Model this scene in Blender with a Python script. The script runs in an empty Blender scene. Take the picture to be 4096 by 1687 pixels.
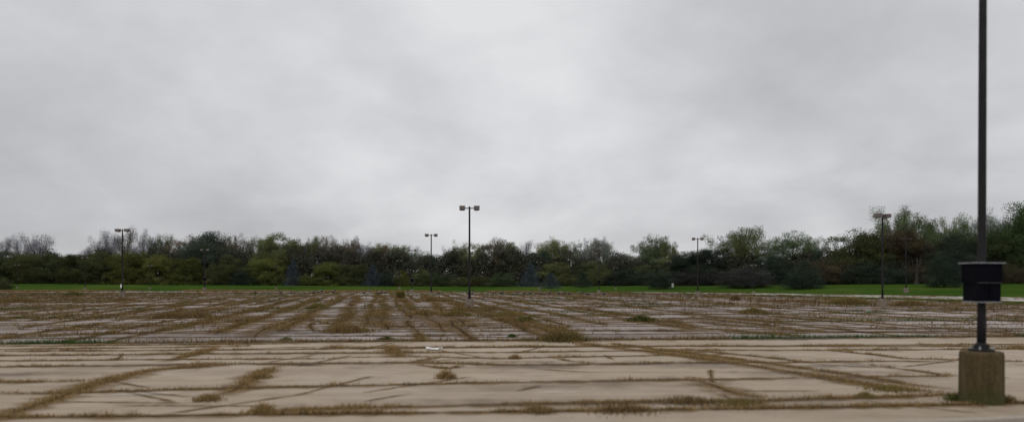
import bpy, bmesh, math, random
import numpy as np
from mathutils import Vector, Matrix

R = math.radians
scene = bpy.context.scene
col = scene.collection

# ------------------------------------------------------------------ camera model
F, CX, YH, CAM = 3100.0, 2048.0, 1118.0, 2.2      # focal (photo px), centre column, horizon row, eye height

def gp(x, y):
    "ground point seen at a photo position"
    d = CAM * F / (y - YH)
    return ((x - CX) / F * d, d)

def wx(x, d):
    return (x - CX) / F * d

def wz(y, d):
    return CAM - (y - YH) / F * d

# ------------------------------------------------------------------ node helpers
def new_mat(name):
    m = bpy.data.materials.new(name)
    m.use_nodes = True
    nt = m.node_tree
    nt.nodes.clear()
    out = nt.nodes.new('ShaderNodeOutputMaterial')
    return m, nt, out

def N(nt, t, **kw):
    n = nt.nodes.new(t)
    for k, v in kw.items():
        if k in n.inputs:
            n.inputs[k].default_value = v
        else:
            setattr(n, k, v)
    return n

def L(nt, a, ao, b, bi):
    nt.links.new(a.outputs[ao], b.inputs[bi])

def ramp(nt, stops):
    n = nt.nodes.new('ShaderNodeValToRGB')
    e = n.color_ramp.elements
    while len(e) < len(stops):
        e.new(0.5)
    for el, (p, c) in zip(e, stops):
        el.position = p
        el.color = (c[0], c[1], c[2], 1) if len(c) == 3 else c
    return n

def mixrgb(nt, blend='MIX', fac=None):
    n = nt.nodes.new('ShaderNodeMix')
    n.data_type = 'RGBA'
    n.blend_type = blend
    if fac is not None:
        n.inputs[0].default_value = fac
    return n      # inputs 0 factor, 6 A, 7 B ; output 2

def simple_mat(name, color, rough=0.7, metal=0.0, var=0.35, scale=6.0, bump=0.0, spec=0.2):
    m, nt, out = new_mat(name)
    b = N(nt, 'ShaderNodeBsdfPrincipled', Roughness=rough, Metallic=metal)
    tc = N(nt, 'ShaderNodeTexCoord')
    no = N(nt, 'ShaderNodeTexNoise', Scale=scale, Detail=6.0, Roughness=0.65)
    L(nt, tc, 'Object', no, 'Vector')
    c = color
    r = ramp(nt, [(0.3, tuple(v * (1 - var) for v in c)), (0.72, tuple(min(1, v * (1 + var)) for v in c))])
    L(nt, no, 'Fac', r, 'Fac')
    L(nt, r, 'Color', b, 'Base Color')
    b.inputs['Specular IOR Level'].default_value = spec
    if bump:
        bp = N(nt, 'ShaderNodeBump', Strength=bump, Distance=0.02)
        L(nt, no, 'Fac', bp, 'Height')
        L(nt, bp, 'Normal', b, 'Normal')
    L(nt, b, 'BSDF', out, 'Surface')
    return m

def ground_mat(name, stops_big, stops_mid, speck=0.25, big=0.06, mid=0.7, bump=0.15, spec=0.12, streak=0.0):
    m, nt, out = new_mat(name)
    b = N(nt, 'ShaderNodeBsdfPrincipled', Roughness=0.9)
    b.inputs['Specular IOR Level'].default_value = spec
    g = N(nt, 'ShaderNodeNewGeometry')
    n1 = N(nt, 'ShaderNodeTexNoise', Scale=big, Detail=5.0, Roughness=0.6, Distortion=0.4)
    n2 = N(nt, 'ShaderNodeTexNoise', Scale=mid, Detail=7.0, Roughness=0.7, Distortion=0.3)
    n3 = N(nt, 'ShaderNodeTexNoise', Scale=40.0, Detail=4.0, Roughness=0.8)
    for n in (n1, n2, n3):
        L(nt, g, 'Position', n, 'Vector')
    r1 = ramp(nt, stops_big)
    r2 = ramp(nt, stops_mid)
    L(nt, n1, 'Fac', r1, 'Fac')
    L(nt, n2, 'Fac', r2, 'Fac')
    mx = mixrgb(nt, 'MULTIPLY', 1.0)
    L(nt, r1, 'Color', mx, 6)
    L(nt, r2, 'Color', mx, 7)
    r3 = ramp(nt, [(0.3, (1 - speck,) * 3), (0.7, (1 + speck * 0.6,) * 3)])
    L(nt, n3, 'Fac', r3, 'Fac')
    mx2 = mixrgb(nt, 'MULTIPLY', 1.0)
    L(nt, mx, 2, mx2, 6)
    L(nt, r3, 'Color', mx2, 7)
    last = mx2
    if streak:
        mpp = N(nt, 'ShaderNodeMapping')
        mpp.inputs['Rotation'].default_value = (0, 0, -0.092)
        mpp.inputs['Scale'].default_value = (0.09, 1.1, 1.0)
        n4 = N(nt, 'ShaderNodeTexNoise', Scale=1.0, Detail=6.0, Roughness=0.6)
        L(nt, g, 'Position', mpp, 'Vector')
        L(nt, mpp, 'Vector', n4, 'Vector')
        r4 = ramp(nt, [(0.28, (1 - streak, 1 - streak * 1.05, 1 - streak * 1.1)), (0.5, (1, 1, 1)), (0.72, (1 + streak * 0.5,) * 3)])
        L(nt, n4, 'Fac', r4, 'Fac')
        mx3 = mixrgb(nt, 'MULTIPLY', 1.0)
        L(nt, mx2, 2, mx3, 6); L(nt, r4, 'Color', mx3, 7)
        last = mx3
    L(nt, last, 2, b, 'Base Color')
    bp = N(nt, 'ShaderNodeBump', Strength=bump, Distance=0.03)
    L(nt, n2, 'Fac', bp, 'Height')
    L(nt, bp, 'Normal', b, 'Normal')
    L(nt, b, 'BSDF', out, 'Surface')
    return m

def leaf_mat(name, trans=0.25):
    "colour = per-leaf colour x the crown's own tint"
    m, nt, out = new_mat(name)
    at = N(nt, 'ShaderNodeAttribute', attribute_name='Col')
    oi = N(nt, 'ShaderNodeObjectInfo')
    mx = mixrgb(nt, 'MULTIPLY', 1.0)
    L(nt, at, 'Color', mx, 6)
    L(nt, oi, 'Color', mx, 7)
    b = N(nt, 'ShaderNodeBsdfDiffuse', Roughness=0.8)
    t = N(nt, 'ShaderNodeBsdfTranslucent')
    L(nt, mx, 2, b, 'Color')
    L(nt, mx, 2, t, 'Color')
    ms = N(nt, 'ShaderNodeMixShader', Fac=trans)
    L(nt, b, 'BSDF', ms, 1)
    L(nt, t, 'BSDF', ms, 2)
    L(nt, ms, 'Shader', out, 'Surface')
    return m

def decal_mat(name, c1, c2, amount, nscale, lo, hi):
    "soft-edged stain: alpha falls off towards the edges of the ribbon and is broken by noise"
    m, nt, out = new_mat(name)
    at = N(nt, 'ShaderNodeAttribute', attribute_name='Edge')
    g = N(nt, 'ShaderNodeNewGeometry')
    no = N(nt, 'ShaderNodeTexNoise', Scale=nscale, Detail=6.0, Roughness=0.7)
    L(nt, g, 'Position', no, 'Vector')
    mr = N(nt, 'ShaderNodeMapRange')
    mr.inputs['From Min'].default_value = lo
    mr.inputs['From Max'].default_value = hi
    L(nt, no, 'Fac', mr, 'Value')
    mu = N(nt, 'ShaderNodeMath', operation='MULTIPLY')
    L(nt, at, 'Fac', mu, 0)
    L(nt, mr, 'Result', mu, 1)
    mu2 = N(nt, 'ShaderNodeMath', operation='MULTIPLY')
    mu2.inputs[1].default_value = amount
    mu2.use_clamp = True
    L(nt, mu, 'Value', mu2, 0)
    n2 = N(nt, 'ShaderNodeTexNoise', Scale=nscale * 2.3, Detail=5.0)
    L(nt, g, 'Position', n2, 'Vector')
    r = ramp(nt, [(0.3, c1), (0.7, c2)])
    L(nt, n2, 'Fac', r, 'Fac')
    d = N(nt, 'ShaderNodeBsdfDiffuse')
    L(nt, r, 'Color', d, 'Color')
    tr = N(nt, 'ShaderNodeBsdfTransparent')
    ms = N(nt, 'ShaderNodeMixShader')
    L(nt, mu2, 'Value', ms, 'Fac')
    L(nt, tr, 'BSDF', ms, 1)
    L(nt, d, 'BSDF', ms, 2)
    L(nt, ms, 'Shader', out, 'Surface')
    return m

# ------------------------------------------------------------------ materials
M = {}
M['lot'] = ground_mat('weathered_lot_concrete',
                      [(0.3, (0.268, 0.230, 0.206)), (0.5, (0.335, 0.292, 0.270)), (0.7, (0.410, 0.368, 0.348))],
                      [(0.25, (0.72, 0.68, 0.62)), (0.5, (0.97, 0.96, 0.95)), (0.75, (1.16, 1.15, 1.15))], 0.28, 0.06, 0.7, 0.15, 0.12, 0.18)
M['lane'] = ground_mat('pale_lane_concrete',
                       [(0.3, (0.335, 0.268, 0.196)), (0.5, (0.395, 0.324, 0.246)), (0.72, (0.445, 0.378, 0.302))],
                       [(0.25, (0.78, 0.76, 0.72)), (0.5, (0.99, 0.985, 0.98)), (0.75, (1.08, 1.08, 1.08))], 0.22, 0.12, 0.9, 0.15, 0.12, 0.22)
M['asphalt'] = ground_mat('grey_asphalt', [(0.3, (0.11, 0.11, 0.12)), (0.7, (0.15, 0.15, 0.165))],
                          [(0.3, (0.9,) * 3), (0.7, (1.1,) * 3)], 0.5)
M['drive'] = ground_mat('drive_asphalt', [(0.3, (0.40, 0.37, 0.33)), (0.7, (0.47, 0.44, 0.40))],
                        [(0.3, (0.9,) * 3), (0.7, (1.1,) * 3)], 0.3)
M['kerb'] = ground_mat('kerb_concrete', [(0.3, (0.36, 0.31, 0.25)), (0.7, (0.42, 0.37, 0.31))],
                       [(0.3, (0.85,) * 3), (0.7, (1.1,) * 3)], 0.2)
M['lawn'] = ground_mat('mown_grass', [(0.3, (0.031, 0.064, 0.011)), (0.5, (0.044, 0.084, 0.014)), (0.7, (0.070, 0.104, 0.020))],
                       [(0.25, (0.75, 0.78, 0.7)), (0.5, (1, 1, 1)), (0.78, (1.25, 1.15, 1.2))], 0.45, 0.05, 0.4, 0.4, 0.0)
M['earth'] = ground_mat('rough_field', [(0.3, (0.06, 0.09, 0.03)), (0.7, (0.09, 0.11, 0.04))],
                        [(0.3, (0.8,) * 3), (0.7, (1.2,) * 3)], 0.4)
M['leaf'] = leaf_mat('foliage', 0.25)
M['blade'] = leaf_mat('dry_blades', 0.4)
M['bark'] = simple_mat('bark', (0.045, 0.038, 0.032), 0.9, var=0.5, scale=3.0, bump=0.4)
M['pole'] = simple_mat('dark_bronze_paint', (0.020, 0.018, 0.019), 0.7, var=0.35, scale=1.5)
M['head'] = simple_mat('faded_bronze_housing', (0.17, 0.145, 0.13), 0.7, var=0.25, scale=4)
M['lens'] = simple_mat('dull_lens', (0.045, 0.034, 0.026), 0.3, var=0.3, scale=5)
M['box'] = simple_mat('black_box_paint', (0.006, 0.006, 0.009), 0.8, var=0.4, scale=4, spec=0.04)
M['rim'] = simple_mat('pale_metal_rim', (0.42, 0.43, 0.45), 0.4, 0.3, var=0.3, scale=8)
M['trim'] = simple_mat('dull_metal_trim', (0.12, 0.12, 0.13), 0.6, var=0.3, scale=8)
M['base'] = simple_mat('stained_concrete', (0.205, 0.172, 0.132), 0.9, var=0.35, scale=5, bump=0.5)
def base_mat():
    m, nt, out = new_mat('weathered_shaded_brown_concrete')
    b = N(nt, 'ShaderNodeBsdfPrincipled', Roughness=0.95)
    b.inputs['Specular IOR Level'].default_value = 0.1
    tc = N(nt, 'ShaderNodeTexCoord')
    mp = N(nt, 'ShaderNodeMapping'); mp.inputs['Scale'].default_value = (6, 6, 0.9)
    L(nt, tc, 'Object', mp, 'Vector')
    n1 = N(nt, 'ShaderNodeTexNoise', Scale=1.2, Detail=7.0, Roughness=0.65)
    L(nt, mp, 'Vector', n1, 'Vector')
    r1 = ramp(nt, [(0.3, (0.060, 0.043, 0.020)), (0.5, (0.100, 0.072, 0.036)), (0.72, (0.140, 0.104, 0.056))])  # dark tones hold the near block's shade as well as its brown weathering
    L(nt, n1, 'Fac', r1, 'Fac')
    n2 = N(nt, 'ShaderNodeTexNoise', Scale=22.0, Detail=6.0, Roughness=0.75)
    L(nt, tc, 'Object', n2, 'Vector')
    r2 = ramp(nt, [(0.32, (0.6, 0.6, 0.6)), (0.6, (1.1, 1.1, 1.1))])
    L(nt, n2, 'Fac', r2, 'Fac')
    mx = mixrgb(nt, 'MULTIPLY', 1.0)
    L(nt, r1, 'Color', mx, 6); L(nt, r2, 'Color', mx, 7)
    sp = N(nt, 'ShaderNodeSeparateXYZ'); L(nt, tc, 'Object', sp, 'Vector')
    ad = N(nt, 'ShaderNodeMath', operation='MULTIPLY_ADD'); ad.inputs[1].default_value = 0.5
    L(nt, n1, 'Fac', ad, 0); L(nt, sp, 'Z', ad, 2)
    mr = N(nt, 'ShaderNodeMapRange')
    mr.inputs['From Min'].default_value = 0.25; mr.inputs['From Max'].default_value = 0.62
    mr.inputs['To Min'].default_value = 0.85; mr.inputs['To Max'].default_value = 0.0
    L(nt, ad, 'Value', mr, 'Value')
    m2 = mixrgb(nt)
    L(nt, mr, 'Result', m2, 0); L(nt, mx, 2, m2, 6)
    m2.inputs[7].default_value = (0.050, 0.060, 0.022, 1)
    L(nt, m2, 2, b, 'Base Color')
    bp = N(nt, 'ShaderNodeBump', Strength=0.7, Distance=0.02)
    L(nt, n2, 'Fac', bp, 'Height'); L(nt, bp, 'Normal', b, 'Normal')
    L(nt, b, 'BSDF', out, 'Surface')
    return m
M['base_brown'] = base_mat()
M['white'] = simple_mat('white_paint', (0.78, 0.78, 0.76), 0.6, var=0.08)
M['paper'] = simple_mat('white_paper', (0.80, 0.80, 0.80), 0.8, var=0.06)
M['teal'] = simple_mat('teal_plastic', (0.03, 0.35, 0.27), 0.4, var=0.1)
M['dirt'] = decal_mat('joint_dirt', (0.17, 0.108, 0.048), (0.28, 0.19, 0.095), 1.45, 1.6, 0.30, 0.56)
M['crack'] = decal_mat('crack_dark', (0.022, 0.017, 0.013), (0.05, 0.038, 0.028), 1.6, 1.1, 0.30, 0.52)
M['paint'] = decal_mat('worn_paint', (0.62, 0.61, 0.60), (0.72, 0.71, 0.70), 0.9, 2.6, 0.42, 0.62)
M['patch'] = decal_mat('stain_patch', (0.13, 0.10, 0.075), (0.19, 0.155, 0.125), 0.75, 0.8, 0.35, 0.7)

def goose_mat():
    m, nt, out = new_mat('goose_plumage')
    at = N(nt, 'ShaderNodeAttribute', attribute_name='Col')
    tc = N(nt, 'ShaderNodeTexCoord')
    no = N(nt, 'ShaderNodeTexNoise', Scale=30.0, Detail=4.0)
    L(nt, tc, 'Object', no, 'Vector')
    r = ramp(nt, [(0.3, (0.7,) * 3), (0.7, (1.2,) * 3)])
    L(nt, no, 'Fac', r, 'Fac')
    mx = mixrgb(nt, 'MULTIPLY', 1.0)
    L(nt, at, 'Color', mx, 6)
    L(nt, r, 'Color', mx, 7)
    b = N(nt, 'ShaderNodeBsdfPrincipled', Roughness=0.8)
    L(nt, mx, 2, b, 'Base Color')
    L(nt, b, 'BSDF', out, 'Surface')
    return m
M['goose'] = goose_mat()

# ------------------------------------------------------------------ object helpers
def link(o, parent=None):
    col.objects.link(o)
    if parent is not None:
        o.parent = parent
    return o

def tag(o, label=None, cat=None, group=None, kind=None):
    if label: o['label'] = label
    if cat: o['category'] = cat
    if group: o['group'] = group
    if kind: o['kind'] = kind
    return o

def empty(name, loc, rz=0.0, label=None, cat=None, group=None, scale=1.0):
    o = bpy.data.objects.new(name, None)
    o.empty_display_size = 0.3
    o.location = loc
    o.rotation_euler = (0, 0, rz)
    o.scale = (scale,) * 3 if not isinstance(scale, tuple) else scale
    link(o)
    return tag(o, label, cat, group)

def copy_tree(o, parent=None):
    c = o.copy()
    link(c)
    c.parent = parent
    for ch in list(o.children):
        copy_tree(ch, c)
    return c

def poly_mesh(name, V, faces_n, idx, C=None, E=None, smooth=False):
    "fast mesh: V (n,3), idx flat loop indices, faces_n verts per face, C per-vertex colour, E per-vertex edge value"
    V = np.asarray(V, dtype=np.float32)
    idx = np.asarray(idx, dtype=np.int32).ravel()
    me = bpy.data.meshes.new(name)
    nf = len(idx) // faces_n
    me.vertices.add(len(V))
    me.vertices.foreach_set('co', V.ravel())
    me.loops.add(len(idx))
    me.loops.foreach_set('vertex_index', idx)
    me.polygons.add(nf)
    me.polygons.foreach_set('loop_start', np.arange(0, nf * faces_n, faces_n, dtype=np.int32))
    me.polygons.foreach_set('loop_total', np.full(nf, faces_n, dtype=np.int32))
    if smooth:
        me.polygons.foreach_set('use_smooth', np.ones(nf, dtype=bool))
    if C is not None:
        a = me.color_attributes.new('Col', 'FLOAT_COLOR', 'POINT')
        cc = np.ones((len(V), 4), dtype=np.float32)
        cc[:, :3] = C
        a.data.foreach_set('color', cc.ravel())
    if E is not None:
        a = me.attributes.new('Edge', 'FLOAT', 'POINT')
        a.data.foreach_set('value', np.asarray(E, dtype=np.float32))
    me.update()
    me.validate()
    return me

def obj(name, me, mat, parent=None):
    o = bpy.data.objects.new(name, me)
    if mat is not None and not me.materials:
        me.materials.append(mat)
    return link(o, parent)

def bm_obj(name, bm, mat, parent=None, smooth=False):
    bmesh.ops.recalc_face_normals(bm, faces=bm.faces)
    me = bpy.data.meshes.new(name)
    bm.to_mesh(me)
    bm.free()
    if smooth:
        for p in me.polygons:
            p.use_smooth = True
    return obj(name, me, mat, parent)

def add_box(bm, c, s, bev=0.0, taper=1.0):
    r = bmesh.ops.create_cube(bm, size=1.0)
    vs = r['verts']
    for v in vs:
        k = taper if v.co.z < 0 else 1.0
        v.co = Vector((c[0] + v.co.x * s[0] * k, c[1] + v.co.y * s[1] * k, c[2] + v.co.z * s[2]))
    if bev:
        es = list({e for v in vs for e in v.link_edges})
        bmesh.ops.bevel(bm, geom=es, offset=bev, segments=2, affect='EDGES', profile=0.5)

def add_lathe(bm, prof, seg=20, c=(0, 0), jitter=0.0, rng=None):
    "prof: list of (radius, z); closed at both ends"
    rings = []
    for (r, z) in prof:
        ring = []
        for k in range(seg):
            a = 2 * math.pi * k / seg
            rr = r * (1 + (rng.uniform(-jitter, jitter) if rng else 0))
            ring.append(bm.verts.new((c[0] + rr * math.cos(a), c[1] + rr * math.sin(a), z)))
        rings.append(ring)
    for a, b in zip(rings, rings[1:]):
        for k in range(seg):
            bm.faces.new((a[k], a[(k + 1) % seg], b[(k + 1) % seg], b[k]))
    bm.faces.new(rings[0][::-1])
    bm.faces.new(rings[-1])

def tube_arrays(paths, seg=6):
    "paths: list of (points list, radii list) -> verts, quad idx"
    VV, II, base = [], [], 0
    for pts, rad in paths:
        pts = [Vector(p) for p in pts]
        n = len(pts)
        for i, p in enumerate(pts):
            t = (pts[min(i + 1, n - 1)] - pts[max(i - 1, 0)])
            t = t.normalized() if t.length > 1e-9 else Vector((0, 0, 1))
            a = t.cross(Vector((0.31, 0.95, 0.05))).normalized()
            b = t.cross(a)
            for k in range(seg):
                an = 2 * math.pi * k / seg
                VV.append(p + (a * math.cos(an) + b * math.sin(an)) * rad[i])
        for i in range(n - 1):
            for k in range(seg):
                k2 = (k + 1) % seg
                II += [base + i * seg + k, base + i * seg + k2, base + (i + 1) * seg + k2, base + (i + 1) * seg + k]
        base += n * seg
    return np.array([tuple(v) for v in VV]), II

# ------------------------------------------------------------------ the lie of the land
TX = [-3500, -1500, 0, 1000, 1900, 2500, 3000, 3500, 4096, 4700, 6500]
EDGE = [150, 146, 144, 149, 137, 134, 125, 108, 92.5, 80, 66]
TREE = [185, 183, 183, 186, 178, 166, 152, 140, 132, 126, 118]
TBY = [1134, 1133, 1133, 1140, 1146, 1142, 1138, 1134, 1134, 1134, 1134]

def edge_d(u): return float(np.interp(u * F + CX, TX, EDGE))
def tree_d(u): return float(np.interp(u * F + CX, TX, TREE))
def tree_z(u): return CAM - (float(np.interp(u * F + CX, TX, TBY)) - YH) / F * tree_d(u)

def terrain(X, Y):
    u = X / max(Y, 1)
    e, t, z = edge_d(u), tree_d(u), tree_z(u)
    if Y <= e: return 0.0
    s = (Y - e) / (t - e)
    if s >= 1: return z + 0.004 * (Y - t)
    return z * (s * s * (3 - 2 * s) * 0.6 + s * 0.4)

# --- lawn: one sheet of grass from the lot's edge over the low bank and on under the wood to the far fields
us = np.linspace(-1.7, 1.5, 161)
ss = [-0.03, 0.0, 0.04, 0.1, 0.2, 0.3, 0.4, 0.5, 0.6, 0.7, 0.8, 0.9, 1.0, 1.25, 1.8, 3, 6, 14, 40, 80]
V, I = [], []
rl = np.random.default_rng(3)
for u in us:
    for s in ss:
        e, t = edge_d(u), tree_d(u)
        Y = e + (t - e) * s
        z = terrain(u * Y, Y) if s < 1.5 else tree_z(u) + 0.004 * min(Y - t, 200)
        z += 0.03 if s > 0 else (-0.02 if s < 0 else 0.015)
        if 0.05 < s < 1: z += rl.normal(0, 0.02)
        V.append((u * Y, Y, z))
ns = len(ss)
for a in range(len(us) - 1):
    for b in range(ns - 1):
        I += [a * ns + b, (a + 1) * ns + b, (a + 1) * ns + b + 1, a * ns + b + 1]
lawn = tag(obj('lawn', poly_mesh('lawn', V, 4, I, smooth=True), M['lawn']), kind='structure')

# --- big ground sheet to the horizon
V = [(-4000, -300, -0.35), (4000, -300, -0.35), (4000, 9000, -0.35), (-4000, 9000, -0.35)]
tag(obj('ground', poly_mesh('ground', V, 4, [0, 1, 2, 3]), M['earth']), kind='structure')

# --- pale driving lane in front, weathered lot behind it, joined along one long joint
def lane_line(X):       # the joint between lane and lot
    return 27.9 + 0.094 * X
def road_line(X):       # kerb line towards the road
    return 10.72 + 0.218 * X

xs = np.linspace(-150, 150, 61)
V, I = [], []
for X in xs:
    V += [(X, max(road_line(X), -20.0) if X > -140 else -20.0, 0.0), (X, lane_line(X), 0.0)]
V2 = [(x, y, z) for (x, y, z) in V]
for i in range(len(xs)):   # keep the lane in front of its far joint
    a, b = V2[2 * i], V2[2 * i + 1]
    if a[1] > b[1] - 1: V2[2 * i] = (a[0], b[1] - 1, 0.0)
for a in range(len(xs) - 1):
    I += [2 * a, 2 * a + 2, 2 * a + 3, 2 * a + 1]
tag(obj('driving_lane', poly_mesh('driving_lane', V2, 4, I), M['lane']), kind='structure')

V, I = [], []
us2 = np.linspace(-1.6, 1.4, 121)
for u in us2:
    e = edge_d(u) + 1.5
    # near joint along this ray: Y = 27.9 + .094 u Y
    yn = 27.9 / (1 - 0.094 * u)
    V += [(u * yn, yn, 0.0), (u * e, e, 0.0)]
for a in range(len(us2) - 1):
    I += [2 * a, 2 * a + 2, 2 * a + 3, 2 * a + 1]
tag(obj('parking_lot', poly_mesh('parking_lot', V, 4, I), M['lot']), kind='structure')

# --- the road at the lower right, a step below the lane behind a kerb
V = [(-60, road_line(-60) - 60, -0.13), (80, road_line(80) - 60, -0.13), (80, road_line(80) - 0.16, -0.13), (-60, road_line(-60) - 0.16, -0.13)]
tag(obj('road', poly_mesh('road', V, 4, [0, 1, 2, 3]), M['asphalt']), kind='structure')
bm = bmesh.new()
xk = np.linspace(-60, 70, 53)
ring = []
for X in xk:
    y = road_line(X)
    ring.append([bm.verts.new((X, y - 0.17, -0.2)), bm.verts.new((X, y - 0.15, 0.0)), bm.verts.new((X, y - 0.12, 0.02)),
                 bm.verts.new((X, y + 0.03, 0.012)), bm.verts.new((X, y + 0.03, -0.2))])
for a, b in zip(ring, ring[1:]):
    for k in range(4):
        bm.faces.new((a[k], b[k], b[k + 1], a[k + 1]))
tag(bm_obj('kerb', bm, M['kerb']), kind='structure')

# --- the drive curving in at the right and the grass verge on its near side
def strip(name, far, near, z, mat, n=50):
    fx = [p[0] for p in far]
    V, I = [], []
    for k in range(n + 1):
        x = fx[0] + (fx[-1] - fx[0]) * k / n
        yf = np.interp(x, [p[0] for p in far], [p[1] for p in far])
        yn = np.interp(x, [p[0] for p in near], [p[1] for p in near])
        for j in range(3):
            X, Y = gp(x, yf + (yn - yf) * j / 2)
            V.append((X, Y, z + (0.02 if (j == 1 and 'verge' in name) else 0)))
    for k in range(n):
        for j in range(2):
            I += [3 * k + j, 3 * k + j + 1, 3 * k + 4 + j, 3 * k + 3 + j]
    return tag(obj(name, poly_mesh(name, V, 4, I), mat), kind='structure')

strip('drive', [(2440, 1165.5), (2700, 1166.5), (3000, 1170.5), (3500, 1178), (4096, 1189.5), (5200, 1214)],
      [(2440, 1166.5), (2600, 1172), (3000, 1178.5), (3300, 1184.5), (4096, 1206), (5200, 1241)], 0.045, M['drive'])
strip('grass_verge', [(2950, 1177.6), (3000, 1179), (3300, 1185), (4096, 1206.4), (5200, 1241.6)],
      [(2950, 1177.9), (3000, 1180.5), (3300, 1188.5), (4096, 1214.5), (5200, 1255)], 0.03, M['lawn'])

# ------------------------------------------------------------------ joints and cracks
LAT = np.array([1.0, 0.092]); LAT /= np.linalg.norm(LAT)       # joints running across the view
LON = np.array([-0.168, 1.0]); LON /= np.linalg.norm(LON)      # joints running away

rng = np.random.default_rng(11)
lines = []          # (points (n,2), crack width, dirt width, weed density, zone)

def wobble(p0, p1, step, amp, seed):
    r = np.random.default_rng(seed)
    p0, p1 = np.array(p0, float), np.array(p1, float)
    Ln = np.linalg.norm(p1 - p0)
    n = max(3, int(Ln / step))
    t = np.linspace(0, 1, n)
    nrm = np.array([-(p1 - p0)[1], (p1 - p0)[0]]) / Ln
    w = np.zeros(n)
    for k in range(1, 7):
        w += np.sin(t * Ln / (7.0 / k) + r.uniform(0, 6.28)) * amp / k
    w += r.normal(0, amp * 0.12, n)
    return p0 + (p1 - p0) * t[:, None] + nrm * w[:, None]

def add_line(p0, p1, step=0.35, amp=0.05, cw=0.03, dw=0.3, dens=1.0, zone='lot'):
    lines.append((wobble(p0, p1, step, amp, len(lines) + 100), cw, dw, dens, zone))

def add_px(pts, amp=0.05, cw=0.035, dw=0.35, dens=1.0, zone='lane', step=0.25):
    if zone == 'lane': dw *= 1.45; cw *= 0.85
    g = [gp(*p) for p in pts]
    seg = [wobble(a, b, step, amp, len(lines) * 7 + i) for i, (a, b) in enumerate(zip(g, g[1:]))]
    P = [seg[0]] + [s[1:] for s in seg[1:]]
    # make segment ends meet
    for i in range(len(seg) - 1):
        d = seg[i + 1][0] - seg[i][-1]
        k = np.linspace(0, 1, len(seg[i]))[:, None]
        seg[i][:] = seg[i] + d * k
    P = np.vstack([seg[0]] + [s[1:] for s in seg[1:]])
    lines.append((P, cw, dw, dens, zone))

# lot: cross joints
o = np.array([0.0, 27.9])
D = 0.25
k = 0
offs = [0.25, 3.0, 5.2, 8.3]
t = 8.3
while t < 110:
    t += float(rng.uniform(1.0, 2.5)) * (1 + t / 190)
    offs.append(t)
for t in offs:
    c = o + np.array([0, t])
    half = 42 + t * 1.05
    if t > 9:
        # broken into runs so that no joint is equally dark all the way along
        a = -half
        while a < half:
            ln = float(rng.uniform(10, 34))
            if rng.uniform() < 0.8:
                add_line(c + LAT * a, c + LAT * min(a + ln, half), 0.5 + t / 120, 0.08 + t * 0.0012,
                         float(rng.uniform(0.05, 0.11)) * (1 + t / 160), float(rng.uniform(0.4, 1.0)), float(rng.uniform(0.3, 1.4)))
            a += ln
    else:
        add_line(c - LAT * half, c + LAT * half, 0.3, 0.10, 0.09 if t < 1 else 0.07, 0.95 if t < 1 else (0.7 if t in (5.2,) else 0.4), 3.8 if t < 1 else (2.0 if t == 5.2 else 0.8))
# lot: joints running away from the camera
s = -140.0
while s < 150:
    wl = float(rng.uniform(1.7, 2.9)) * (1.8 if rng.uniform() < 0.2 else 1.0)
    s += wl
    base = o + LAT * s * 1.0
    base = np.array([base[0], lane_line(base[0])])
    t0 = float(rng.choice([0.0, 0.0, 5.0, 9.0]))
    t1 = float(rng.uniform(85, 116))
    a = t0
    while a < t1:
        ln = float(rng.uniform(10, 40))
        if rng.uniform() < 0.86:
            add_line(base + LON * a, base + LON * min(a + ln, t1), 0.5, 0.13, float(rng.uniform(0.05, 0.09)),
                     float(rng.uniform(0.35, 0.95)), float(rng.uniform(0.8, 2.2)))
        a += ln
for pts in [[(1369, 1183), (1330, 1205), (1270, 1235), (1130, 1300), (1010, 1352)], [(1437, 1183), (1420, 1215), (1400, 1260), (1370, 1310)],
            [(1526, 1180), (1532, 1215), (1540, 1260), (1550, 1320)], [(1603, 1183), (1643, 1229), (1690, 1255), (1735, 1285), (1800, 1330)],
            [(1695, 1183), (1758, 1234), (1840, 1290), (1880, 1310)], [(1260, 1190), (1150, 1235), (1000, 1285), (850, 1340)],
            [(1180, 1195), (1020, 1240), (800, 1290), (640, 1325)], [(1060, 1195), (850, 1235), (560, 1285)], [(900, 1195), (600, 1235), (250, 1290)],
            [(1100, 1265), (900, 1290), (640, 1300), (200, 1325)]]:
    add_px(pts, 0.2, 0.06, 1.0, 2.6, 'lot', 0.4)
# double weedy line that runs past the tall lamp
for dx in (0.0, 0.9):
    add_px([(1745 + dx * 12, 1190), (1850 + dx * 40, 1227), (2060 + dx * 60, 1290), (2260 + dx * 70, 1345)], 0.15, 0.06, 0.9, 3.0, 'lot')
add_px([(2020, 1195), (2350, 1240), (2800, 1310), (3200, 1345)], 0.3, 0.06, 0.9, 2.2, 'lot', 0.5)
add_px([(2700, 1255), (3100, 1290), (3420, 1310), (3650, 1322)], 0.25, 0.06, 0.6, 1.6, 'lot', 0.5)
add_px([(2800, 1290), (3300, 1325), (4096, 1340)], 0.25, 0.06, 0.6, 1.6, 'lot', 0.5)
add_px([(0, 1352), (400, 1336), (800, 1325), (1500, 1318), (2300, 1308)], 0.10, 0.08, 0.6, 2.0, 'lot', 0.4)
add_px([(2300, 1322), (3000, 1327), (4096, 1325)], 0.10, 0.08, 0.6, 2.0, 'lot', 0.4)
for i in range(110):      # random diagonal cracks
    x = float(rng.uniform(-50, 60)); y = float(rng.uniform(30, 80))
    a = float(rng.uniform(-0.5, 0.5)) if rng.uniform() < 0.6 else float(rng.uniform(0, 3.14))
    ln = float(rng.uniform(3, 11))
    add_line((x, y), (x + math.cos(a) * ln, y + math.sin(a) * ln), 0.35, 0.25, float(rng.uniform(0.03, 0.06)), 0.3, 0.6)

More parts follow.
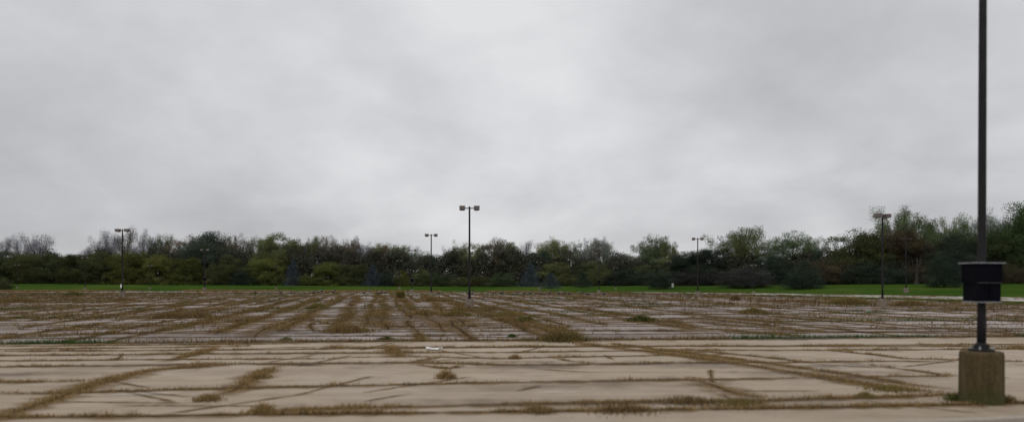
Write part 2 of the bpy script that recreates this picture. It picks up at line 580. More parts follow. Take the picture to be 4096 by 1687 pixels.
# lane: the cracks the photo shows one by one
add_px([(-300, 1700), (0, 1662), (190, 1610), (350, 1545), (600, 1482), (760, 1468), (950, 1456)], 0.05, 0.05, 0.42, 2.4)
add_px([(950, 1456), (1400, 1452), (1640, 1449), (2080, 1462), (2700, 1453)], 0.04, 0.04, 0.22, 0.8)
add_px([(-200, 1470), (0, 1467), (480, 1463), (950, 1456)], 0.04, 0.04, 0.22, 0.9)
add_px([(-100, 1530), (150, 1528), (340, 1525)], 0.03, 0.035, 0.3, 1.0)
add_px([(0, 1575), (300, 1571), (700, 1559), (1400, 1544), (2000, 1528), (2700, 1518), (3200, 1511)], 0.03, 0.04, 0.22, 0.8)
add_px([(820, 1595), (930, 1560), (1040, 1500), (1110, 1470)], 0.06, 0.04, 0.34, 1.8)
add_px([(-200, 1672), (0, 1670), (500, 1666), (1000, 1658), (1400, 1654), (1900, 1650), (2600, 1640), (3300, 1630), (3900, 1616), (4300, 1608)], 0.02, 0.05, 0.2, 1.6)
add_px([(1000, 1648), (1300, 1634), (1900, 1622), (2500, 1610), (3100, 1600), (3700, 1582), (3900, 1570)], 0.03, 0.04, 0.22, 1.5)
add_px([(-200, 1440), (130, 1442), (560, 1438), (900, 1436), (1400, 1434)], 0.05, 0.04, 0.2, 0.7)
add_px([(-200, 1424), (300, 1420), (900, 1416), (1500, 1412), (2100, 1408), (2700, 1400), (3300, 1400), (4200, 1395)], 0.06, 0.04, 0.24, 0.8)
add_px([(0, 1405), (700, 1400), (1400, 1394), (2000, 1388), (2700, 1385)], 0.06, 0.05, 0.24, 0.7)
add_px([(1350, 1430), (1620, 1426), (2000, 1432), (2700, 1420)], 0.05, 0.04, 0.18, 0.5)
add_px([(2310, 1372), (2560, 1402), (2900, 1448), (3250, 1505), (3520, 1545), (3760, 1572)], 0.06, 0.05, 0.42, 2.6)
add_px([(2440, 1376), (2700, 1405), (3100, 1458), (3400, 1500), (3640, 1538), (3840, 1560)], 0.06, 0.04, 0.32, 2.0)
add_px([(2450, 1398), (2850, 1408), (3060, 1428), (3250, 1452)], 0.05, 0.035, 0.2, 0.6)
add_px([(3300, 1402), (3480, 1416), (3620, 1434), (4100, 1446)], 0.05, 0.035, 0.2, 0.7)
add_px([(2700, 1452), (3100, 1449), (3600, 1444), (3840, 1447)], 0.03, 0.035, 0.18, 0.5)
add_px([(2780, 1520), (2870, 1545), (2960, 1578), (3060, 1590)], 0.04, 0.035, 0.36, 1.8)
add_px([(3490, 1462), (3650, 1480), (3770, 1500), (3850, 1500)], 0.04, 0.03, 0.18, 0.5)
add_px([(3200, 1511), (3560, 1504), (3840, 1506)], 0.03, 0.03, 0.2, 0.6)
add_px([(1560, 1385), (1585, 1410), (1620, 1430)], 0.08, 0.02, 0.4, 2.2)
add_px([(640, 1450), (740, 1425), (860, 1393)], 0.08, 0.02, 0.3, 2.0)
add_px([(1650, 1448), (1700, 1438), (1760, 1428)], 0.05, 0.03, 0.3, 1.2)
add_px([(1640, 1455), (1720, 1468), (1790, 1474), (1850, 1465)], 0.04, 0.03, 0.16, 0.6)
add_px([(2200, 1430), (2300, 1445), (2380, 1456)], 0.04, 0.03, 0.16, 0.3)
for (y0, x0, x1) in [(1377, -100, 1200), (1380, 1300, 4200), (1391, 2700, 4200), (1388, -100, 1000)]:
    add_px([(x0, y0 + (0 if x0 > 2000 else 10) - 6 * (x0 > 2600)), (x1, y0 - 4)], 0.08, 0.045, 0.25, 0.8, 'lane', 0.4)

for i in range(46):
    x = float(rng.uniform(-10, 11)) * 1.3; y = float(rng.uniform(12.8, 26))
    a = float(rng.normal(0.1, 0.9)); ln = float(rng.uniform(0.8, 3.5))
    lines.append((wobble((x, y), (x + math.cos(a) * ln, y + math.sin(a) * ln), 0.12, 0.09, 900 + i), 0.012, 0.10, 1e-6, 'lane'))

def ribbons(name, which, mat, z0, wscale=1.0, kind='structure'):
    V, I, E = [], [], []
    b = 0
    r = np.random.default_rng(5)
    for li, (P, cw, dw, dens, zone) in enumerate(lines):
        w = (cw if which == 'crack' else dw) * wscale
        n = len(P)
        T = np.gradient(P, axis=0)
        T /= np.linalg.norm(T, axis=1)[:, None] + 1e-9
        Nn = np.stack([-T[:, 1], T[:, 0]], 1)
        ww = w * (0.55 + 0.9 * r.uniform(size=n)) * 0.5
        endf = np.minimum(1, np.minimum(np.arange(n), np.arange(n)[::-1]) / 3.0)
        z = z0 + 0.0007 * (li % 13)
        for i in range(n):
            for s_, e in ((-1, 0.0), (0, 1.0), (1, 0.0)):
                q = P[i] + Nn[i] * ww[i] * s_
                V.append((q[0], q[1], z)); E.append(e * endf[i] * (1.0 if which == 'crack' else 0.8))
        for i in range(n - 1):
            for j in range(2):
                I += [b + 3 * i + j, b + 3 * i + j + 1, b + 3 * i + 4 + j, b + 3 * i + 3 + j]
        b += 3 * n
    return tag(obj(name, poly_mesh(name, V, 4, I, E=E), mat), kind=kind)

ribbons('ground_joint_dirt', 'dirt', M['dirt'], 0.004, 1.8)
ribbons('ground_joint_crack', 'crack', M['crack'], 0.015, 2.2)

# soft stains and worn paint lying on the concrete
def blotches(name, items, z, mat):
    V, I, E = [], [], []
    b = 0
    for i, (X, Y, rx, ry, a) in enumerate(items):
        zz = z + 0.0006 * (i % 9)
        V.append((X, Y, zz)); E.append(1.0)
        for k in range(24):
            t = 2 * math.pi * k / 24
            px, py = rx * math.cos(t), ry * math.sin(t)
            V.append((X + px * math.cos(a) - py * math.sin(a), Y + px * math.sin(a) + py * math.cos(a), zz)); E.append(0.0)
        for k in range(24):
            I += [b, b + 1 + k, b + 1 + (k + 1) % 24]
        b += 25
    return tag(obj(name, poly_mesh(name, V, 3, I, E=E), mat), kind='structure')

r = np.random.default_rng(21)
it = []
for i in range(70):
    Y = float(r.uniform(29, 110)); X = float(r.uniform(-0.7, 0.7)) * Y
    it.append((X, Y, float(r.uniform(2, 7)), float(r.uniform(1, 3.5)), float(r.uniform(-0.3, 0.5))))
for i in range(14):
    Y = float(r.uniform(12.5, 26)); X = float(r.uniform(-0.68, 0.68)) * Y
    it.append((X, Y, float(r.uniform(1.5, 4)), float(r.uniform(0.4, 1.1)), float(r.uniform(-0.1, 0.2))))
for i in range(26):
    Y = float(r.uniform(12.8, 26)); X = float(r.uniform(-0.68, 0.68)) * Y
    it.append((X, Y, float(r.uniform(0.15, 0.5)), float(r.uniform(0.1, 0.3)), float(r.uniform(-0.3, 0.3))))
for i in range(40):      # dirt washed along the joint between lane and lot
    X = float(r.uniform(-22, 24)); it.append((X, lane_line(X) + float(r.uniform(-0.5, 0.9)), float(r.uniform(0.8, 2.6)), float(r.uniform(0.25, 0.7)), 0.09))
blotches('ground_stain', it, 0.0262, M['patch'])
it = []
for (x, y, rx, ry) in [(2220, 1572, 0.75, 0.10), (3180, 1424, 1.1, 0.12), (3090, 1417, .5, .08), (3330, 1473, 0.7, 0.16), (2240, 1428, 0.5, 0.10),
                       (1560, 1371, 1.5, 0.16), (1250, 1330, 1.6, .3), (2160, 1275, 1.3, 0.5), (560, 1580, 0.8, 0.14), (2720, 1630, .5, .1)]:
    X, Y = gp(x, y)
    it.append((X, Y, rx, ry, 0.09))
blotches('ground_paint_mark', it, 0.033, M['paint'])

# ------------------------------------------------------------------ blades, weeds
TAN = np.array([[0.44, 0.295, 0.135], [0.39, 0.255, 0.11], [0.34, 0.23, 0.115], [0.48, 0.345, 0.175]])
OLV = np.array([[0.24, 0.185, 0.065], [0.19, 0.18, 0.06], [0.28, 0.21, 0.075]])
BRN = np.array([[0.22, 0.135, 0.065], [0.26, 0.16, 0.07], [0.15, 0.10, 0.055]])
GRN = np.array([[0.06, 0.12, 0.03], [0.08, 0.14, 0.035], [0.05, 0.09, 0.03]])

def blades(roots, h, w, colr, lean, rng):
    "one tapering 2-segment blade per root: roots (n,3)"
    n = len(roots)
    a = rng.uniform(0, 2 * np.pi, n)
    la = rng.uniform(0, 2 * np.pi, n)
    ln = lean * rng.uniform(0.2, 1.0, n) * h
    dx = np.stack([np.cos(a), np.sin(a), np.zeros(n)], 1) * (w * 0.5)[:, None]
    tip = roots + np.stack([np.cos(la) * ln, np.sin(la) * ln, h * np.sqrt(np.maximum(0.15, 1 - (lean * 0.6) ** 2))], 1)
    mid = roots * 0.45 + tip * 0.55
    mid[:, 2] += h * 0.10
    V = np.stack([roots - dx, roots + dx, mid + dx * 0.75, mid - dx * 0.75, tip + dx * 0.2, tip - dx * 0.2], 1).reshape(-1, 3)
    base = (np.arange(n) * 6)[:, None]
    I = np.concatenate([base + np.array([[0, 1, 2, 3]]), base + np.array([[3, 2, 4, 5]])], 1).reshape(-1)
    cc = np.repeat(colr, 6, axis=0)
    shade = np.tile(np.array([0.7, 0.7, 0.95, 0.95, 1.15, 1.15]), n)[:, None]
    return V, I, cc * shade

def pick(pal, n, rng, var=0.25):
    c = pal[rng.integers(0, len(pal), n)]
    return c * rng.uniform(1 - var, 1 + var, (n, 1))

def gather(parts):
    VV, II, CC, b = [], [], [], 0
    for V, I, C in parts:
        VV.append(V); II.append(np.asarray(I) + b); CC.append(C); b += len(V)
    return np.vstack(VV), np.concatenate(II), np.vstack(CC)

def sample_line(P, spacing, rng):
    seg = np.linalg.norm(np.diff(P, axis=0), axis=1)
    cum = np.concatenate([[0], np.cumsum(seg)])
    n = int(cum[-1] / spacing)
    if n < 1: return np.zeros((0, 2))
    t = rng.uniform(0, cum[-1], n)
    return np.stack([np.interp(t, cum, P[:, 0]), np.interp(t, cum, P[:, 1])], 1)

def vnoise(p, s, seed):
    "cheap smooth noise"
    r = np.random.default_rng(seed)
    v = np.zeros(len(p))
    for k in range(5):
        a = r.uniform(0, 6.28); f = s * r.uniform(0.6, 1.8)
        v += np.sin((p[:, 0] * math.cos(a) + p[:, 1] * math.sin(a)) * f + r.uniform(0, 6.28))
    return v / 5

rw = np.random.default_rng(77)
near_parts, lot_parts = [], []
for li, (P, cw, dw, dens, zone) in enumerate(lines):
    if zone == 'lane':
        c = sample_line(P, 0.026 / dens, rw)
        if len(c) == 0: continue
        keep = vnoise(c, 1.1, 4) + rw.uniform(-0.4, 0.4, len(c)) > -0.06
        c = c[keep]
        nb = 11
        roots = np.repeat(c, nb, axis=0) + rw.normal(0, dw * 0.2, (len(c) * nb, 2))
        n = len(roots)
        h = rw.uniform(0.02, 0.085, n) * np.repeat(rw.uniform(0.4, 1.3, len(c)) * (1 + 1.0 * np.maximum(0, vnoise(c, 2.1, 14))), nb)
        w = rw.uniform(0.006, 0.014, n)
        mixv = np.repeat(rw.uniform(0, 1, len(c)), nb)
        colr = np.where((mixv < 0.66)[:, None], pick(TAN, n, rw), np.where((mixv < 0.86)[:, None], pick(BRN, n, rw), pick(OLV, n, rw)))
        near_parts.append(blades(np.column_stack([roots, np.full(n, 0.01)]), h, w, colr, 0.9, rw))
    else:
        c = sample_line(P, 0.12 / dens, rw)
        if len(c) == 0: continue
        vis = (np.abs(c[:, 0] / c[:, 1]) < 0.75)
        c = c[vis]
        g0 = vnoise(c, 0.42, 9) + 0.6 * vnoise(c, 1.7, 10) + rw.uniform(-0.5, 0.5, len(c)) - np.clip((c[:, 0] + 20) / 200, -0.15, 0.05)
        keep = g0 > (-0.6 if (cw >= 0.085 and dw >= 0.69) else 0.12)
        c = c[keep]
        if len(c) == 0: continue
        nb = 9
        roots = np.repeat(c, nb, axis=0) + rw.normal(0, dw * 0.20, (len(c) * nb, 2))
        n = len(roots)
        d = roots[:, 1]
        h = rw.uniform(0.03, 0.14, n) * np.repeat(rw.uniform(0.35, 1.5, len(c)) * (1 + 1.2 * np.maximum(0, vnoise(c, 0.8, 12))), nb)
        w = rw.uniform(0.010, 0.020, n) * (0.7 + d / 80)
        mixv = np.repeat(rw.uniform(0, 1, len(c)), nb)
        colr = np.where((mixv < 0.40)[:, None], pick(TAN, n, rw) * 0.78, np.where((mixv < 0.78)[:, None], pick(BRN, n, rw) * 0.75, pick(OLV, n, rw) * 0.85))
        if cw >= 0.085 and dw >= 0.69:      # the green growth in the joint between lot and lane
            g = np.repeat((vnoise(c, 0.5, 31) > 0.05), nb)
            colr = np.where(g[:, None], pick(GRN, n, rw) * 1.0, colr)
        lot_parts.append(blades(np.column_stack([roots, np.full(n, 0.01)]), h, w, colr, 0.8, rw))

V, I, C = gather(near_parts)
nw = tag(obj('dry_grass', poly_mesh('dry_grass', V, 4, I, C), M['blade']),
         'short dry tan grass growing in the cracks of the pale driving lane', 'grass', kind='stuff')
V, I, C = gather(lot_parts)
lw = tag(obj('joint_weeds', poly_mesh('joint_weeds', V, 4, I, C), M['blade']),
         'brown and olive weeds growing along the joints of the grey lot', 'weeds', kind='stuff')

# upright dead weed stalks scattered over the far part of the lot, thickest at the right
def in_lot(p):
    ok = []
    for X, Y in p:
        u = X / Y
        x = u * F + CX
        lim = edge_d(u)
        if x > 2950: lim = min(lim, CAM * F / (np.interp(x, [2950, 3300, 4096, 5200], [1179, 1189.5, 1216, 1257]) - YH)) - 1.5
        ok.append(Y < lim - 0.5)
    return np.array(ok)
n = 9000
Y = rw.uniform(52, 146, n)
x = rw.uniform(-300, 4400, n)
p = np.column_stack([(x - CX) / F * Y, Y])
pr = np.interp(x, [-300, 600, 1300, 2000, 2500, 3300, 4400], [0.30, 0.30, 0.16, 0.18, 0.50, 0.85, 0.85]) * np.interp(Y, [52, 75, 95, 146], [0.08, 0.42, 1, 1])
pr = pr * np.where((x > 980) & (x < 2450) & (Y > 96) & (Y < 128), 0.25, 1.0)
c = p[(rw.uniform(0, 1, n) < pr) & (vnoise(p, 0.16, 55) > -0.35)]
c = c[in_lot(c)]
nb = 7
roots = np.repeat(c, nb, axis=0) + rw.normal(0, 0.14, (len(c) * nb, 2))
m = len(roots)
h = rw.uniform(0.12, 0.5, m) * np.repeat(rw.uniform(0.45, 1.25, len(c)), nb)
mixv = np.repeat(rw.uniform(0, 1, len(c)), nb)
colr = np.where((mixv < 0.62)[:, None], pick(BRN, m, rw) * 0.62, np.where((mixv < 0.85)[:, None], pick(TAN, m, rw) * 0.6, pick(OLV, m, rw) * 0.8))
V, I, C = blades(np.column_stack([roots, np.zeros(m)]), h, rw.uniform(0.02, 0.05, m), colr, 0.35, rw)
tag(obj('weed_stalks', poly_mesh('weed_stalks', V, 4, I, C), M['blade']),
    'upright dead weed stalks scattered over the far side of the lot', 'weeds', kind='stuff')

n = 9000
Y = rw.uniform(34, 140, n) ; x = rw.uniform(-200, 4300, n)
p = np.column_stack([(x - CX) / F * Y, Y])
pr = np.interp(x, [-200, 700, 1300, 2000, 2600, 3300, 4300], [0.9, 0.8, 0.3, 0.2, 0.4, 0.8, 0.9])
c = p[(rw.uniform(0, 1, n) < pr) & (vnoise(p, 0.22, 61) + 0.5 * vnoise(p, 0.9, 62) > 0.02)]
c = c[in_lot(c)]
nb = 8
roots = np.repeat(c, nb, axis=0) + rw.normal(0, 0.3, (len(c) * nb, 2)) * np.array([1.4, 0.7])
m = len(roots)
h = rw.uniform(0.03, 0.15, m) * np.repeat(rw.uniform(0.5, 1.4, len(c)), nb)
mixv = np.repeat(rw.uniform(0, 1, len(c)), nb)
colr = np.where((mixv < 0.45)[:, None], pick(TAN, m, rw) * 0.72, np.where((mixv < 0.85)[:, None], pick(BRN, m, rw) * 0.8, pick(OLV, m, rw) * 0.8))
V, I, C = blades(np.column_stack([roots, np.zeros(m)]), h, rw.uniform(0.014, 0.032, m) * (0.7 + roots[:, 1] / 80), colr, 0.8, rw)
tag(obj('low_weeds', poly_mesh('low_weeds', V, 4, I, C), M['blade']),
    'low brown weeds spread thinly over the left and right of the lot', 'weeds', kind='stuff')

# straw-coloured fringe where the lot meets the lawn
pts = []
for x0, x1, dens in [(-300, 400, 5.0), (700, 1000, 9.0), (1000, 1500, 3.0), (1500, 1760, 4.0), (1950, 2200, 2.0), (400, 700, 3.0)]:
    nn = int((x1 - x0) * dens)
    xx = rw.uniform(x0, x1, nn)
    e = np.array([edge_d((q - CX) / F) for q in xx])
    yy = e - np.abs(rw.normal(0, 2.2, nn)) + 0.6
    pts.append(np.column_stack([(xx - CX) / F * yy, yy]))
c = np.vstack(pts)
c = c[vnoise(c, 0.25, 91) > -0.2]
nb = 4
roots = np.repeat(c, nb, axis=0) + rw.normal(0, 0.15, (len(c) * nb, 2))
m = len(roots)
h = rw.uniform(0.1, 0.42, m)
mixv = np.repeat(rw.uniform(0, 1, len(c)), nb)
colr = np.where((mixv < 0.6)[:, None], pick(TAN, m, rw) * 0.8, np.where((mixv < 0.8)[:, None], pick(OLV, m, rw), pick(BRN, m, rw)))
V, I, C = blades(np.column_stack([roots, np.zeros(m)]), h, rw.uniform(0.03, 0.07, m), colr, 0.6, rw)
tag(obj('edge_grass', poly_mesh('edge_grass', V, 4, I, C), M['blade']),
    'straw coloured rough grass along the edge between lot and lawn', 'grass', kind='stuff')

# --- single weed clumps that stand out
def weed_clump(x, y, wpx, hpx, pal, label, green_mix=0.2, d=None, name='weed_clump', cat='weed clump', group='weed clumps on the concrete'):
    X, Y = gp(x, y)
    Z = 0.0
    if d is not None:
        Y = d; X = wx(x, d); Z = terrain(X, Y) - 0.03
    Wm, Hm = wpx / F * Y, hpx / F * Y * (0.8 if y > 1390 else 1.0)
    rr = np.random.default_rng(int(x * 7 + y))
    n = int(np.clip(260 + 2600 * Wm * min(Hm, 1.0), 260, 1700))
    q = rr.normal(0, 0.30, (n, 2))
    rad = np.sqrt((q ** 2).sum(1))
    roots = np.column_stack([q[:, 0] * Wm, q[:, 1] * min(Wm, 1.4), np.zeros(n)])
    h = Hm * rr.uniform(0.35, 1.1, n) * np.clip(1.15 - rad * 0.9, 0.25, 1.1)
    c = pick(pal, n, rr, 0.35)
    gsel = rr.uniform(0, 1, n) < green_mix
    c = np.where(gsel[:, None], pick(OLV, n, rr), c)
    w = rr.uniform(0.006, 0.014, n) * (0.8 + Y / 22)
    Vv, Ii, Cc = blades(roots, h, w, c, 0.75, rr)
    ob = obj(name, poly_mesh(name, Vv, 4, Ii, Cc), M['blade'])
    ob.location = (X, Y, Z + 0.005)
    return tag(ob, label, cat, group)

weed_clump(2565, 1284, 90, 26, GRN * 0.55, 'dark green weed clump right of centre on the grey lot', 0.3)
weed_clump(3015, 1250, 75, 22, OLV * 0.8, 'olive weed clump far out between the two right hand lamp posts', 0.3)
weed_clump(2255, 1362, 160, 40, np.vstack([OLV * 0.5, BRN * 0.55]), 'tall olive brown weed clump at the joint where lot meets driving lane', 0.4)
weed_clump(1385, 1328, 150, 38, BRN * 1.1, 'wide brown weed clump left of the tall lamp, nearest the driving lane', 0.35)
weed_clump(830, 1600, 95, 38, TAN * 0.75, 'rust tan grass tuft at the lower left end of a slanting crack', 0.1)
weed_clump(1055, 1650, 75, 62, TAN * 0.9, 'tall tan grass tuft at the lower left near the bottom edge', 0.1)
weed_clump(1785, 1512, 55, 52, TAN * 0.95, 'tan grass tuft alone on the pale slab below the tall lamp post', 0.1)
weed_clump(2060, 1434, 38, 26, TAN * 0.85, 'small tan grass tuft in the middle of the driving lane', 0.1)
weed_clump(1575, 1404, 40, 34, TAN, 'small straw grass tuft in the lane beside the white litter', 0.15)
weed_clump(2160, 1648, 90, 40, TAN * 0.7, 'brown grass tuft at the bottom, left of the long dark tuft', 0.1)
weed_clump(2480, 1640, 230, 36, np.vstack([TAN * 0.5, BRN * 0.7]), 'long dark brown weed tuft along the bottom crack', 0.15)
weed_clump(3462, 1590, 60, 36, OLV, 'rounded olive weed tuft left of the near concrete lamp base', 0.5)
weed_clump(1035, 1512, 80, 34, TAN * 0.8, 'tan weed tuft at the upper end of the slanting crack', 0.2)
weed_clump(675, 1272, 90, 28, BRN * 1.1, 'brown weed clump on the lot, left one of a close pair', 0.2)
weed_clump(785, 1270, 110, 28, np.vstack([BRN, TAN * 0.6]), 'brown weed clump on the lot, right one of a close pair', 0.2)
weed_clump(1145, 1360, 40, 14, GRN, 'low bright green plant in the lane joint at left', 0.0)
weed_clump(2048, 1348, 26, 16, GRN, 'low bright green plant in the lane joint below the tall lamp', 0.0)
weed_clump(1545, 1357, 55, 14, GRN * 0.8, 'low dark green plant in the lane joint left of the tall lamp', 0.0)
weed_clump(2760, 1612, 190, 40, np.vstack([BRN * 0.7, TAN * 0.5]), 'reddish brown weed tuft on the bottom crack, right of centre', 0.1)
weed_clump(2960, 1618, 200, 36, np.vstack([OLV, BRN]), 'dark olive weed tuft low on the right beside the reddish one', 0.4)
weed_clump(3560, 1560, 150, 26, OLV, 'olive grass tuft where two slanting cracks meet at right', 0.5)
weed_clump(3830, 1600, 90, 40, GRN * 0.7, 'green weeds at the left foot of the near concrete lamp base', 0.3)
weed_clump(4015, 1606, 90, 44, np.vstack([GRN * 0.6, BRN]), 'dark weeds at the right foot of the near concrete lamp base', 0.3)
weed_clump(4070, 1395, 60, 22, TAN * 0.85, 'straw grass tuft on the lane at the right edge', 0.1)
weed_clump(1965, 1238, 70, 20, BRN * 1.2, 'brown weeds to the right of the tall lamp base', 0.3)
weed_clump(1840, 1242, 80, 18, BRN * 1.1, 'brown weeds to the left of the tall lamp base', 0.4)
weed_clump(2030, 1262, 90, 22, np.vstack([OLV, TAN * 0.7]), 'yellowish olive weed clump in front of the tall lamp base', 0.4)
weed_clump(1830, 1262, 90, 24, np.vstack([OLV * 0.8, BRN]), 'dark olive weed clump in front of the tall lamp, to its left', 0.4)
weed_clump(1700, 1256, 80, 24, TAN * 0.75, 'tan weed clump on the lot halfway left of the tall lamp', 0.3)
weed_clump(2100, 1285, 70, 26, np.vstack([GRN * 0.6, OLV]), 'green weed clump on the lot right of the tall lamp, nearer', 0.3)
weed_clump(1270, 1232, 60, 24, OLV * 0.9, 'olive weed clump far out on the lot below the geese at left', 0.4)
weed_clump(1600, 1190, 22, 34, OLV * 0.9, 'upright olive weed in front of the distant middle lamp', 0.5)
weed_clump(1725, 1204, 50, 24, TAN * 0.7, 'golden weeds around the foot of the second tallest lamp', 0.4)
weed_clump(495, 1202, 70, 14, BRN * 1.2, 'reddish brown weeds at the foot of the left lamp', 0.2)
weed_clump(295, 1183, 55, 20, np.vstack([GRN * 0.8, OLV]), 'green weed clump left of the left lamp', 0.2)
weed_clump(60, 1208, 190, 20, np.vstack([TAN * 0.6, BRN]), 'long brown weed patch at the far left of the lot', 0.3)
weed_clump(3395, 1216, 150, 34, np.vstack([TAN * 0.65, OLV]), 'tall straw weed thicket left of the right hand lamp base', 0.4)
weed_clump(3640, 1222, 130, 26, np.vstack([TAN * 0.65, BRN]), 'straw weed thicket right of the right hand lamp base', 0.4)
weed_clump(2940, 1200, 26, 20, BRN * 0.8, 'narrow dark weed standing up before the right hand drive', 0.1)

# ------------------------------------------------------------------ lamp posts
def make_lamp(name, label, z_total=7.33, with_box=False, arms=0.0, long_pole=False, head_depth=0.55, seed=1, slim=1.0):
    root = empty(name, (0, 0, 0), 0, label, 'lamp post', 'lamp posts')
    rr = random.Random(seed)
    bh = 0.92 if long_pole else 0.66
    bm = bmesh.new()
    br = 0.36 if long_pole else 0.31
    add_lathe(bm, [(br * 1.06, -0.05), (br * 1.03, 0.05), (br, 0.15), (br, bh * 0.5), (br * 0.985, bh - 0.05), (br * 0.95, bh - 0.01), (br * 0.88, bh)], 28)
    bm_obj('concrete_base', bm, M['base_brown'] if long_pole else M['base'], root, smooth=False)
    top = 9.4 if long_pole else z_total
    pr = 0.070 * slim if long_pole else 0.072 * slim
    bm = bmesh.new()
    add_lathe(bm, [(pr * 1.1, bh + 0.06), (pr, bh + 0.8), (pr * 0.95, top * 0.6), (pr * 0.85, top - 0.02), (pr * 0.6, top)], 16)
    bm_obj('pole', bm, M['pole'], root, smooth=True)
    bm = bmesh.new()
    add_lathe(bm, [(0.21, bh), (0.21, bh + 0.035), (0.135, bh + 0.05), (0.12, bh + 0.12), (pr * 1.08, bh + 0.15)], 16)
    bm_obj('base_cover', bm, M['pole'], root, smooth=False)
    if long_pole:
        for k in range(4):
            a = math.pi / 4 + k * math.pi / 2
            bm = bmesh.new()
            add_lathe(bm, [(0.024, bh + 0.03), (0.024, bh + 0.058), (0.012, bh + 0.06), (0.012, bh + 0.095)], 6, (0.172 * math.cos(a), 0.172 * math.sin(a)))
            bm_obj('anchor_bolt', bm, M['rim'], root)
        bm = bmesh.new()
        add_box(bm, (0.0, -pr - 0.004, bh + 0.48), (0.07, 0.02, 0.14), 0.006)
        bm_obj('hand_hole_cover', bm, M['pole'], root)
    for s_ in (-1, 1):
        bm = bmesh.new()
        add_box(bm, (s_ * 0.21, 0, top - 0.14), (0.34, 0.06, 0.07), 0.012)
        arm = bm_obj('bracket', bm, M['pole'], root)
        bm = bmesh.new()
        c = (s_ * 0.52, 0, top - 0.13)
        add_box(bm, c, (0.41, head_depth, 0.27), 0.012, 0.985)
        add_box(bm, (c[0], c[1], c[2] + 0.135), (0.425, head_depth + 0.03, 0.03), 0.008)
        hd = bm_obj('lamp_head', bm, M['head'], root)
        bm = bmesh.new()
        prof = []
        seg = 8
        # shallow sagging lens under the housing
        nx = ny = 8
        grid = [[None] * (ny + 1) for _ in range(nx + 1)]
        for i in range(nx + 1):
            for j in range(ny + 1):
                a, b = i / nx * 2 - 1, j / ny * 2 - 1
                z = -0.05 * max(0, (1 - a * a)) ** 0.6 * max(0, (1 - b * b)) ** 0.6
                grid[i][j] = bm.verts.new((c[0] + a * 0.175, c[1] + b * (head_depth / 2 - 0.03), c[2] - 0.134 + z))
        for i in range(nx):
            for j in range(ny):
                bm.faces.new((grid[i][j], grid[i + 1][j], grid[i + 1][j + 1], grid[i][j + 1]))
        bm_obj('lens', bm, M['lens'], hd, smooth=True)
    if with_box:
        zb = 1.80
        bx = empty_part = None
        bm = bmesh.new()
        add_box(bm, (0, 0, zb + 0.52), (0.50, 0.42, 0.34), 0.015, 0.985)
        bx = bm_obj('equipment_box', bm, M['box'], root)
        bm = bmesh.new()
        add_box(bm, (-0.118, 0, zb + 0.175), (0.222, 0.38, 0.33), 0.012)
        bm_obj('lower_box', bm, M['box'], root)
        bm = bmesh.new()
        add_box(bm, (0.118, 0, zb + 0.175), (0.222, 0.38, 0.33), 0.012)
        bm_obj('lower_box', bm, M['box'], root)
        bm = bmesh.new()
        add_box(bm, (0, 0, zb + 0.697), (0.58, 0.47, 0.014), 0.004)
        bm_obj('lid', bm, M['rim'], bx)
        for s_ in (-1, 1):
            bm = bmesh.new()
            add_box(bm, (s_ * 0.120, -0.205, zb + 0.345), (0.21, 0.03, 0.009), 0.003)
            bm_obj('upper_trim', bm, M['trim'], root)
        bm = bmesh.new()
        add_box(bm, (0, 0, zb + 0.002), (0.47, 0.40, 0.014), 0.004)
        bm_obj('bottom_plate', bm, M['rim'], root)
    return root

std = make_lamp('lamp_post', 'tallest looking twin headed lamp post on a pale round base, near the centre')
boxed = make_lamp('lamp_post', 'distant lamp post with a dark box on its pole, left of the second tallest lamp', with_box=True, seed=2)
near = make_lamp('lamp_post', 'nearest lamp post at right, thick dark pole with black box on big concrete base', with_box=True, long_pole=True, seed=3)
X, Y = gp(3925, 1607)
near.location = (X, Y, 0); near.rotation_euler = (0, R(0.25), R(6))

used = {id(std): False, id(boxed): False}
def place_lamp(x, top, base=None, d=None, rz=0.0, label=None, kind=std, z=None):
    if d is None: d = CAM * F / (base - YH)
    X = wx(x, d)
    zg = terrain(X, d) if z is None else z
    sc = (wz(top, d) - zg) / 7.33
    if not used[id(kind)]:
        o = kind; used[id(kind)] = True
    else:
        o = copy_tree(kind)
    o.location = (X, d, zg)
    o.rotation_euler = (0, 0, rz)
    o.scale = (sc if sc > 0.8 else max(sc, 0.62), sc if sc > 0.8 else max(sc, 0.62), sc)
    if label: o['label'] = label
    return o

place_lamp(1878, 825, 1232, rz=R(3))
place_lamp(1725, 936, 1190, rz=R(2), label='second tallest looking lamp post, just left of the tall central one')
place_lamp(490, 916, 1188, rz=R(-4), label='left lamp post with a reddish brown weedy foot and two square heads')
place_lamp(3530, 856, 1227, rz=R(28), label='right hand lamp post with its heads against a tall tree, left of the nearest')
place_lamp(2791, 951, 1186, rz=R(-12), label='lamp post standing before the lawn, right of centre, heads against open sky')
place_lamp(1648, 998, d=127, rz=R(0), kind=boxed)
place_lamp(2396, 1012, 1174, rz=R(8), kind=boxed, label='thin distant lamp post with box, heads in front of airy poplars')
place_lamp(819, 996, d=146, rz=R(6), kind=boxed, label='thin lamp post with box, seen against the round dark tree at left')
place_lamp(1105, 1062, d=160, rz=R(10), label='faint short lamp post with pale heads before bushes, left of a blue spruce')
place_lamp(2676, 1045, d=146, label='faint lamp post on the lawn with a pale base beside a dark round evergreen')
place_lamp(3015, 1058, d=122, label='faint lamp post on a white base beside the drive, right of centre')
dim = place_lamp(3624, 951, d=113, rz=R(20), label='dim lamp post on a pale base at the lawn, between right hand and nearest posts')
for h_ in dim.children:
    if h_.name.startswith('lamp_head'):
        h_.material_slots[0].link = 'OBJECT'
        h_.material_slots[0].material = M['lens']
place_lamp(340, 1028, d=152, label='faint lamp post before the hedge, left of the left lamp')
